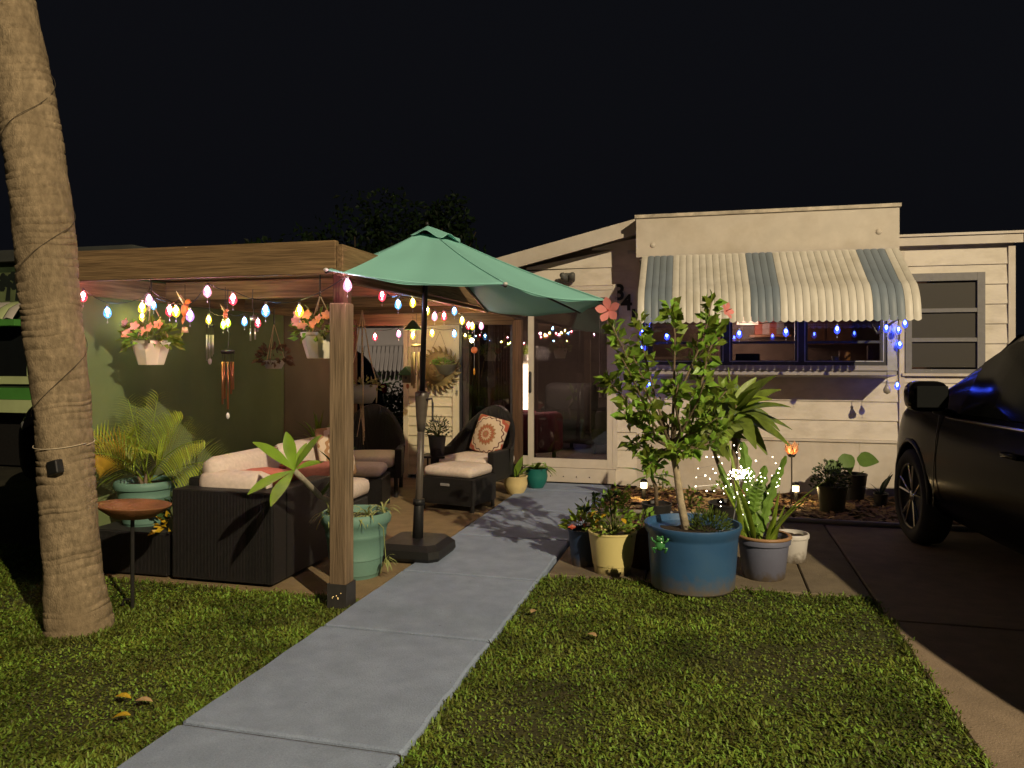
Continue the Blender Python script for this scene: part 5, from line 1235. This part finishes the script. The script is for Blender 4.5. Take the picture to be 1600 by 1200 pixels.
def hummer(label, px, py, Y, s, hook_z, tag_=True):
    p = at_y(px, py, Y); t = thing('hummingbird_ornament', label, 'ornament', p, 0, 'hanging bird ornaments'); m = mat('bird_orange', (.6, .2, .05), .35, .3, 20, spec=.5)
    MB().ball((0, 0, 0), .03 * s, (.8, .7, 1.4)).ball((.022 * s, 0, .045 * s), .018 * s).build('body', m, t, True, world=False)
    MB().tube([(.035 * s, 0, .05 * s), (.08 * s, 0, .055 * s)], [.004 * s, .001], 5).build('beak', METAL_D, t, world=False)
    for q in (-1, 1): MB().leaf((0, q * .01, .02 * s), (-.6 - .3 * q, q * .4, 1), .1 * s, .035 * s, 0, 5, .1).build('wing', mat('bird_wing', (.65, .5, .3), .4, .2, 20, trans=.3), t, world=False)
    MB().leaf((0, 0, -.03 * s), (-.3, 0, -1), .06 * s, .035 * s, 0).build('tail', m, t, world=False)
    MB().tube([(0, 0, .03 * s), (0, 0, hook_z - p.z)], .0015, 4).build('string', METAL_D, t, world=False)
    if tag_:
        MB().tube([(0, 0, -.03 * s), (0, 0, -.12)], .0012, 4).build('string', METAL_D, t, world=False); MB().lathe([(.001, 0), (.018, -.004), (.024, -.04), (.022, -.04), (.001, -.01)], 12, (0, 0, -.115)).build('bell', mat('cream_bell', (.6, .48, .26), .4, .1, 10), t, True, world=False)
hummer('orange hummingbird ornament with a cream bell beside the left flower basket', 289, 484, 4.5, 1.15, 1.95)
hummer('small orange bird ornament above the copper wind chime', 352, 492, 4.7, .7, 1.95, False)
p = at_y(645, 515, 7.7); t = thing('bell_lantern', 'green metal bell lantern hanging at the umbrella pole', 'lantern', p)
MB().lathe([(.001, .1), (.02, .095), (.05, .06), (.085, .01), (.1, .0), (.09, .0), (.06, .03), (.001, .07)], 20).build('shade', mat('green_metal', (.05, .1, .05), .4, .2, 12), t, True, world=False)
MB().tube([(0, 0, .1), (0, 0, 1.9 - p.z)], .003, 5).build('chain', METAL_D, t, world=False); MB().ball((0, 0, -.01), .022, (1, 1, 1.2)).build('bulb', emis('lantern_bulb', (.8, .85, .1), 3), t, True, world=False)
ld = bpy.data.lights.new('lantern_glow', 'POINT'); ld.energy = 7; ld.color = (1, .88, .35); ld.shadow_soft_size = .03
lo = bpy.data.objects.new('lantern_glow', ld); COL.objects.link(lo); lo.parent = t; lo.location = (.03, .0, -.07)
p = at_y(637, 590, 8.25); t = thing('birdhouse', 'little green roofed birdhouse left of the bamboo chime', 'birdhouse', p)
MB().rbox((-.05, -.05, -.06), (.05, .05, .05), .005).build('body', mat('bird_house_wood', (.12, .1, .06), .7, .2, 20), t, world=False)
MB().add([(-.09, -.08, .03), (.09, -.08, .03), (.09, .08, .03), (-.09, .08, .03), (0, -.08, .13), (0, .08, .13)], [(0, 1, 4), (2, 3, 5), (1, 2, 5, 4), (3, 0, 4, 5), (3, 2, 1, 0)]).build('roof', MATS['green_metal'], t, world=False)
MB().lathe([(.001, 0), (.016, 0), (.016, .004), (.001, .004)], 10, (0, -.05, 0), Matrix.Rotation(R(90), 4, 'X')).build('entrance', METAL_D, t, world=False); MB().tube([(0, 0, .13), (0, 0, 1.85 - p.z)], .002, 4).build('cord', METAL_D, t, world=False)
MB().ball((0, 0, -.1), .02, (1, 1, 1.5)).build('drop', COPPER, t, True, world=False)
# sun planter on the siding
p = at_y(686, 577, HY - .1); t = thing('sun_planter', 'bronze sun face wall planter with green leaves on the cream siding', 'planter', p)
SUNM = mat('sun_bronze', (.2, .15, .06), .55, .3, 14, .3, 60)
MB().lathe([(.001, -.05), (.07, -.045), (.12, -.02), (.2, -.01), (.215, .0), (.2, .02), (.001, .02)], 32, M=Matrix.Rotation(R(-90), 4, 'X') @ Matrix.Scale(-1, 4, (0, 0, 1))).build('disc', SUNM, t, True, world=False)
for k in range(22):
    a = 6.283 * k / 22; u = Vector((math.cos(a), 0, math.sin(a))); v = Vector((-math.sin(a), 0, math.cos(a))); MB().tube([u * .19, u * .235 + v * .012, u * .262 + v * .03, u * .275 + v * .05], [.026, .018, .01, .003], 6).build('ray', SUNM, t, True, world=False)
face = MB().ball((-.02, -.035, -.03), .12, (1, .4, 1.05), 16, 10).build('face', SUNM, t, True, world=False)
MB().ball((-.02, -.09, -.035), .018, (.8, .9, 1.4)).build('nose', SUNM, face, True, world=False)
for s in (-1, 1): MB().ball((-.02 + s * .042, -.078, .0), .016, (1.3, .6, .6)).build('eye', SUNM, face, True, world=False)
MB().tube([(-.06, -.072, -.075), (-.02, -.085, -.088), (.02, -.072, -.075)], .007, 6).build('mouth', SUNM, face, True, world=False)
MB().lathe([(.001, -.1), (.09, -.06), (.14, .03), (.15, .035), (.13, .035), (.001, .02)], 20, (.1, -.045, .02), M=Matrix.Diagonal((1, .55, 1, 1))).build('bowl', POTM('stone_pot', (.2, .2, .16)), t, True, world=False)
leafy(t, (.06, -.05, .07), 150, .035, (.14, .06), mat('fresh_green', (.16, .3, .04), .5, .2, 14, island=.3), (-.2, 1), stems=False)
for s in (-1, 1): MB().tube([(s * .12, 0, .17), (.0, .03, .45)], .002, 4).build('hanger', METAL_D, t, world=False)
p = at_y(741, 547, 8.2); t = thing('disc_ornament', 'round orange disc ornament dangling before the dark porch glass', 'ornament', p)
MB().lathe([(.001, -.008), (.035, -.006), (.038, 0), (.035, .006), (.001, .008)], 20, M=Matrix.Rotation(R(90), 4, 'X')).build('disc', mat('orange_disc', (.45, .12, .04), .5, .3, 20), t, True, world=False)
MB().tube([(0, 0, .03), (0, 0, 1.83 - p.z)], .003, 5).build('string', ALU, t, world=False); MB().ball((0, 0, -.24), .02, (.6, .6, 2)).build('drop', mat('amber_glass', (.5, .22, .03), .2, .2, 10), t, True, world=False); MB().tube([(0, 0, -.03), (0, 0, -.22)], .0015, 4).build('string', ALU, t, world=False)
p = at_y(888, 433, HY - .08); t = thing('flood_light', 'unlit grey twin flood light above the porch door', 'light', p)
for s in (-1, 1): MB().lathe([(.001, .06), (.03, .05), (.05, -.05), (.045, -.05), (.001, -.02)], 14, (s * .045, -.03, 0), Matrix.Rotation(R(60), 4, 'X') @ Matrix.Rotation(R(20 * s), 4, 'Y')).build('lamp_head', mat('grey_metal', (.1, .1, .09), .5, .2, 10), t, True, world=False)
MB().rbox((-.05, .0, -.05), (.05, .06, .05), .01).build('base', MATS['grey_metal'], t, world=False)

# ------------------------------------------------------------------ cars
def lerp_tab(tab, y):
    for (a, va), (b, vb) in zip(tab, tab[1:]):
        if a <= y <= b: return va + (vb - va) * (y - a) / (b - a)
    return tab[0][1] if y < tab[0][0] else tab[-1][1]
TOP = [(-2.25, .85), (-2.2, 1.1), (-2.02, 1.48), (-1.7, 1.6), (-.6, 1.66), (.2, 1.62), (.5, 1.52), (1.2, 1.1), (1.75, 1.03), (2.05, .93), (2.2, .78), (2.25, .6)]
WID = [(-2.25, .78), (-2.05, .92), (-1.3, 1), (1.3, 1), (1.8, .96), (2.08, .86), (2.25, .66)]
BELT = [(-2.25, .75), (-2.0, 1.0), (1.1, .98), (1.75, .93), (2.05, .82), (2.25, .52)]
PAINT = mat('black_car_paint', (.003, .003, .0035), .2, .1, 10, spec=.12)
PAINT.node_tree.nodes['Principled BSDF'].inputs['IOR'].default_value = 1.22
TINT = glass('tinted_glass', (.25, .25, .25), .06)
def car(label, loc, rz):
    t = thing('parked_car', label, 'car', loc, rz, 'parked cars'); mb = MB(); W = .93; ys = [-2.25, -2.2, -2.1, -1.9, -1.65, -1.3, -.9, -.5, -.1, .2, .5, .8, 1.1, 1.25, 1.5, 1.75, 1.95, 2.1, 2.2, 2.25]
    for y in ys:
        tp_, wf, bl = lerp_tab(TOP, y), lerp_tab(WID, y) * W, lerp_tab(BELT, y); bl = min(bl, tp_ - .05); cab = max(0, min(1, (tp_ - 1.1) / .4))
        re = wf * (.93 - .24 * cab)
        half = [(0, .22), (wf * .82, .22), (wf * .97, .33), (wf * 1.0, .58), (wf * .985, .76), (wf * .955, bl), (re + (wf * .955 - re) * .1, bl + (tp_ - bl) * .82), (re * .86, tp_ - .012), (re * .45, tp_ + .008), (0, tp_ + .012)]
        yo = y - .85 * max(0, min(1, (-y - .9) / 1.1))  # unseen tail stretched backwards so the car shades more of the drive
        mb.v += [Vector((x, yo, z)) for x, z in half] + [Vector((-x, yo, z)) for x, z in reversed(half[1:-1])]
    q = 18
    for i in range(len(ys) - 1):
        for k in range(q): mb.f.append((i * q + k, (i + 1) * q + k, (i + 1) * q + (k + 1) % q, i * q + (k + 1) % q))
    mb.f += [tuple(range(q)), tuple((len(ys) - 1) * q + k for k in reversed(range(q)))]
    body = mb.build('body', PAINT, t, True, world=False); md = body.modifiers.new('s', 'SUBSURF'); md.levels = md.render_levels = 1
    cut = MB()
    for y in (-1.42, 1.42):
        for s in (-1, 1): cut.add(*(lambda m: (m.v, m.f))(MB().tube([(s * .66, y, .355), (s * 1.1, y, .355)], .395, 28)))
    co = cut.build('cut', PAINT, None, world=False); b2 = body.modifiers.new('b', 'BOOLEAN'); b2.operation = 'DIFFERENCE'; b2.object = co; b2.solver = 'EXACT'
    par = body.parent; body.parent = None; bpy.context.view_layer.update(); dg = bpy.context.evaluated_depsgraph_get(); me = bpy.data.meshes.new_from_object(body.evaluated_get(dg)); body.modifiers.clear(); body.data = me; bpy.data.objects.remove(co); body.parent = par
    me.polygons.foreach_set('use_smooth', [True] * len(me.polygons)); me.set_sharp_from_angle(angle=R(42))
    def side_pt(y, f, s, out=.006):
        tp_, wf, bl = lerp_tab(TOP, y), lerp_tab(WID, y) * W, lerp_tab(BELT, y); bl = min(bl, tp_ - .05); cab = max(0, min(1, (tp_ - 1.1) / .4)); re = wf * (.93 - .24 * cab)
        x0, z0, x1, z1 = wf * .955, bl, re + (wf * .955 - re) * .1, bl + (tp_ - bl) * .82
        return Vector((s * (x0 + (x1 - x0) * f + out), y, z0 + (z1 - z0) * f + .004))
    for s in (-1, 1):
        for ya, yb in ((-1.5, -.5), (-.44, .62)):
            m_ = MB(); n = 8
            for i in range(n + 1):
                y = ya + (yb - ya) * i / n; m_.v += [side_pt(y, .06, s), side_pt(y, .93, s)]
            m_.f += [(2 * i, 2 * i + 2, 2 * i + 3, 2 * i + 1) for i in range(n)]; m_.build('side_window', TINT if False else mat('car_glass', (.012, .013, .013), .1, .05, 3, spec=.15), t, True, world=False)
        MB().tube([side_pt(-1.7, -.02, s, .008), side_pt(-.5, -.02, s, .008), side_pt(.75, -.02, s, .008)], .008, 5).build('belt_trim', mat('chrome', (.45, .45, .45), .2, .05, 5, metal=1), t, True, world=False)
        for y in (-.46, .9): MB().tube([(s * W * 1.0, y, .36), (s * W * 1.0, y, .62), (s * W * .985, y, .8), side_pt(y, 0, s, .0)], .004, 4).build('door_seam', METAL_D, t, world=False)
        for y in (-.3, -1.2): MB().rbox((s * .92 - .02, y, .82), (s * .92 + .025, y + .2, .85), .01).build('door_handle', PAINT, t, True, world=False)
        mi = MB().rbox((s * 1.04 - .13, .62, 1.02), (s * 1.04 + .13, .84, 1.22), .07, n=3).build('mirror', PAINT, t, True, world=False)
        MB().tube([(s * .85, .76, 1.0), (s * .98, .76, 1.03)], .025, 8).build('mirror_arm', BLACKP, mi, True, world=False); MB().rbox((s * 1.04 - .1, .613, 1.05), (s * 1.04 + .1, .619, 1.19), .003, n=1).build('mirror_glass', MATS['car_glass'], mi, world=False)
        MB().rbox((s * .6 - .14, 2.0, .7), (s * .6 + .1, 2.16, .79), .03).build('headlight', mat('headlight', (.2, .2, .2), .08, .1, 10, spec=.8), t, True, world=False)
        MB().rbox((s * .7 - .1, -3.07, .85), (s * .7 + .1, -2.91, 1.0), .03).build('tail_light', mat('tail_light', (.15, .01, .01), .15, .1, 10), t, True, world=False)
        for y in (-1.42, 1.42):
            mt = Matrix.Translation((s * .815, y, .35)) @ Matrix.Rotation(R(90) * s, 4, 'Y')
            wl = MB().lathe([(.24, -.1), (.31, -.11), (.345, -.08), (.35, 0), (.345, .08), (.31, .11), (.24, .1), (.235, .0), (.24, -.1)], 36, M=mt).build('wheel', mat('tyre', (.012, .012, .012), .8, .2, 40), t, True, world=False)
            MB().lathe([(.001, .0), (.22, .0), (.235, .09), (.24, .1), (.23, .085)], 36, M=mt).build('rim', METAL_D, wl, True, world=False)
            for k in range(5):
                a = 6.283 * k / 5; u = Vector((math.cos(a), math.sin(a), 0))
                for da in (-.2, .2):
                    u2 = Vector((math.cos(a + da), math.sin(a + da), 0)); MB().tube([mt @ (u * .04 + Vector((0, 0, .075))), mt @ (u2 * .232 + Vector((0, 0, .088)))], .011, 5).build('spoke', MATS['chrome'], wl, world=False)
            MB().lathe([(.001, .09), (.035, .088), (.045, .07), (.001, .06)], 16, M=mt).build('hub', MATS['chrome'], wl, True, world=False)
            arc = [(s * W * lerp_tab(WID, y + .405 * math.cos(a)) * .985, y + .405 * math.cos(a), .355 + .405 * math.sin(a)) for a in [math.pi * k / 14 for k in range(15)]]; MB().tube(arc, .016, 6).build('arch_trim', BLACKP, t, True, world=False)
    m_ = MB()
    for i in range(7):
        x = -.6 + 1.2 * i / 6
        m_.v += [Vector((x * 1.12, 1.17 - .06 * abs(x), 1.13)), Vector((x * .95, .5 - .05 * abs(x), 1.535 - .03 * abs(x)))]
    m_.f += [(2 * i, 2 * i + 2, 2 * i + 3, 2 * i + 1) for i in range(6)]; m_.build('windscreen', MATS['car_glass'], t, True, world=False); MATS['car_glass'].node_tree.nodes['Principled BSDF'].inputs['IOR'].default_value = 1.18
    return t
c1 = car('black car parked on the driveway at the right edge', (2.56, 5.27, .012), R(6)); c1.scale = (1, 1, 1.05)  # made taller to lengthen the shadow it casts
c2 = copy_tree(c1); c2.location = (-5.88, 8.3, 0); c2.rotation_euler = (0, 0, R(178)); c2['label'] = 'black car in deep shade behind the palm trunk at the left'

# ------------------------------------------------------------------ neighbours
NG = mat('neighbour_green', (.08, .28, .05), .6, .15, 3); NGL = mat('neighbour_pale_green', (.5, .58, .28), .6, .1, 3); NGD = mat('neighbour_dark_green', (.035, .06, .025), .7, .3, 3)
nb = thing('green_trailer', 'green neighbouring trailer home with a scalloped awning and a painted palm mural', 'house', (-9, 8.1, 0)); NY = 8.1
nx0, nx1 = -15, X_(205, NY)
nz = lambda py: at_y(30, py, NY).z
MB().box((nx0, NY, nz(645)), (nx1, NY + 5, nz(625))).build('wall_band', NGL, nb); MB().box((nx0, NY + .01, nz(624.5)), (nx1, NY + 5, nz(606))).build('wall_band', NG, nb)
MB().box((nx0, NY + .02, nz(605.5)), (nx1, NY + 5, nz(410))).build('wall', NGD, nb); MB().box((nx0, NY + .3, 0), (nx1 - .1, NY + 4.8, nz(646))).build('skirting', METAL_D, nb)
MB().box((nx0, NY - .1, nz(409.5)), (nx1 + .1, NY + 5.2, nz(392))).build('roof', mat('neighbour_roof', (.06, .065, .06), .7, .2, 4), nb)
wx1 = X_(45, NY); wf = MB().box((X_(-70, NY), NY - .03, nz(600)), (wx1 + .12, NY + .015, nz(588))).box((wx1, NY - .03, nz(587.5)), (wx1 + .12, NY + .015, nz(511))).build('window', NGL, nb)
MB().box((X_(-70, NY), NY + .0, nz(587)), (wx1 - .005, NY + .016, nz(511))).build('pane', mat('black_glass', (.01, .012, .012), .1, .1, 5, spec=.6), wf)
MB().box((X_(-70, NY), NY - .34, nz(510.5)), (wx1 + .13, NY + .0, nz(501))).build('awning_rail', NG, nb)
for k in range(9):
    xx = wx1 + .1 - k * .16; m_ = MB(); pf = [(0, nz(474)), (-.12, nz(476)), (-.24, nz(484)), (-.32, nz(498)), (-.33, nz(501))]
    for (dy, zz) in pf: m_.v += [Vector((xx - .15, NY + dy, zz)), Vector((xx - .075, NY + dy - .02, zz + .02)), Vector((xx, NY + dy, zz))]
    m_.f += [(i * 3 + j, i * 3 + j + 1, i * 3 + j + 4, i * 3 + j + 3) for i in range(4) for j in range(2)]; m_.build('awning_slat', mat('neighbour_white', (.6, .55, .48), .6, .1, 5) if k % 3 != 1 else MATS['neighbour_pale_green'], nb, True)
MUR = mat('mural_dark', (.008, .014, .01), .8, .2, 8); MUL = mat('mural_pale', (.13, .17, .07), .8, .4, 3)
MB().box((X_(-60, NY), NY + .012, nz(472)), (X_(42, NY), NY + .018, nz(425))).build('mural', MUL, nb)
m_ = MB()
for px, hgt in ((11, 440), (26, 436), (-20, 442)):
    b_, t_ = at_y(px, 470, NY + .008), at_y(px + 3, hgt, NY + .008)
    m_.add([(b_.x - .03, b_.y, b_.z), (b_.x + .05, b_.y, b_.z), (t_.x + .03, t_.y, t_.z), (t_.x - .02, t_.y, t_.z)], [(0, 1, 2, 3)])
    for k in range(26):
        c = t_ + Vector((rnd(-.16, .16), rnd(-.003, .003), rnd(-.1, .1))); r = rnd(.03, .07); m_.add([c + Vector((r * math.cos(a * 1.047), 0, r * .8 * math.sin(a * 1.047))) for a in range(6)], [(0, 1, 2, 3, 4, 5)])
m_.build('mural_tree', MUR, nb)
# pale trailer far behind the gap
fb = thing('far_trailer', 'pale trailer home with a fringed awning far behind the patio gap', 'house', (-10, 19, 0)); FY = 19
fz = lambda py: at_y(595, py, FY).z
GREYW = mat('far_white', (.5, .47, .5), .7, .08, 2)
MB().box((-16, FY, 0), (-5.5, FY + 5, fz(510))).build('wall', GREYW, fb); MB().box((-16.2, FY - .2, fz(509.5)), (-5.3, FY + 5.2, fz(498))).build('roof', mat('neighbour_roof', (.06, .065, .06)), fb)
MB().box((-16, FY - .6, fz(541)), (-5.5, FY - .001, fz(538))).build('awning_rail', GREYW, fb)
for k in range(40): x = -11 + k * .12; MB().add([(x, FY - .6, fz(541.5)), (x + .1, FY - .6, fz(541.5)), (x + .1, FY - .75, fz(577)), (x + .05, FY - .77, fz(580)), (x, FY - .75, fz(577))], [(0, 1, 2, 3, 4)]).build('awning_slat', GREYW, fb)
MB().box((-9.9, FY - .03, .9), (-9.0, FY - .002, 1.6)).build('window', MATS['black_glass'], fb)
# a dark hedge and trees
def bush(name, label, c, rx, rz_, n, size, m=LEAF_D, trunk=True, cat='bush', group=None):
    c = Vector(c); t = thing(name, label, cat, (c.x, c.y, 0), 0, group); mb = MB(); cl = [(Vector((rnd(-1, 1) * rx * .62, rnd(-1, 1) * rx * .5, rnd(-.65, .65) * rz_)), rnd(.3, .55)) for _ in range(16)]
    for k in range(n):
        o, r = random.choice(cl); d_ = sphere_dir(); p = Vector((0, 0, c.z)) + o + Vector((d_.x * rx, d_.y * rx, d_.z * rz_)) * r * rnd(.6, 1.1); mb.lf(p, sphere_dir(), size * rnd(.6, 1.3), size * .55)
    mb.build('crown', m, t, world=False)
    if trunk:
        m2 = MB().tube([(0, 0, 0), (.05, 0, c.z * .5), (0, 0, c.z)], [rx * .07, rx * .05, rx * .025], 8)
        for k in range(5): a = k * 1.26; m2.tube([(0, 0, c.z * .6), (math.cos(a) * rx * .3, math.sin(a) * rx * .3, c.z * .95), (math.cos(a) * rx * .55, math.sin(a) * rx * .5, c.z + rz_ * .4)], [rx * .03, rx * .02, rx * .008], 6)
        m2.build('trunk', BARK, t, True, world=False)
for k, (px, d_, h) in enumerate(((575, 15, .95), (605, 14, .8), (632, 15.5, 1.2))):
    b_ = base_at(px, d_); bush('garden_bush', ['dark garden bush seen left in the patio gap behind the rope planter', 'low dark garden bush in the middle of the patio gap', 'taller dark bush against the porch corner in the patio gap'][k], (b_.x, b_.y, h * .55), 1.1, h * .6, 900, .09, group='bushes behind the patio')
for k, (px, d_, zc_, rx, rz_) in enumerate(((560, 38, 6.2, 3.6, 3.0), (690, 40, 6.6, 3.4, 3.4), (450, 36, 4.6, 3.2, 2.4), (780, 44, 4.6, 2.6, 2.4))):
    b_ = base_at(px, d_); bush('shade_tree', ['broad dark tree left of centre beyond the pergola roof', 'tallest dark tree directly behind the umbrella top', 'low dark tree at the left of the far tree line', 'small dark tree right of the umbrella above the porch roof'][k], (b_.x, b_.y, zc_), rx, rz_, 2600, .34, cat='tree', group='trees against the night sky')
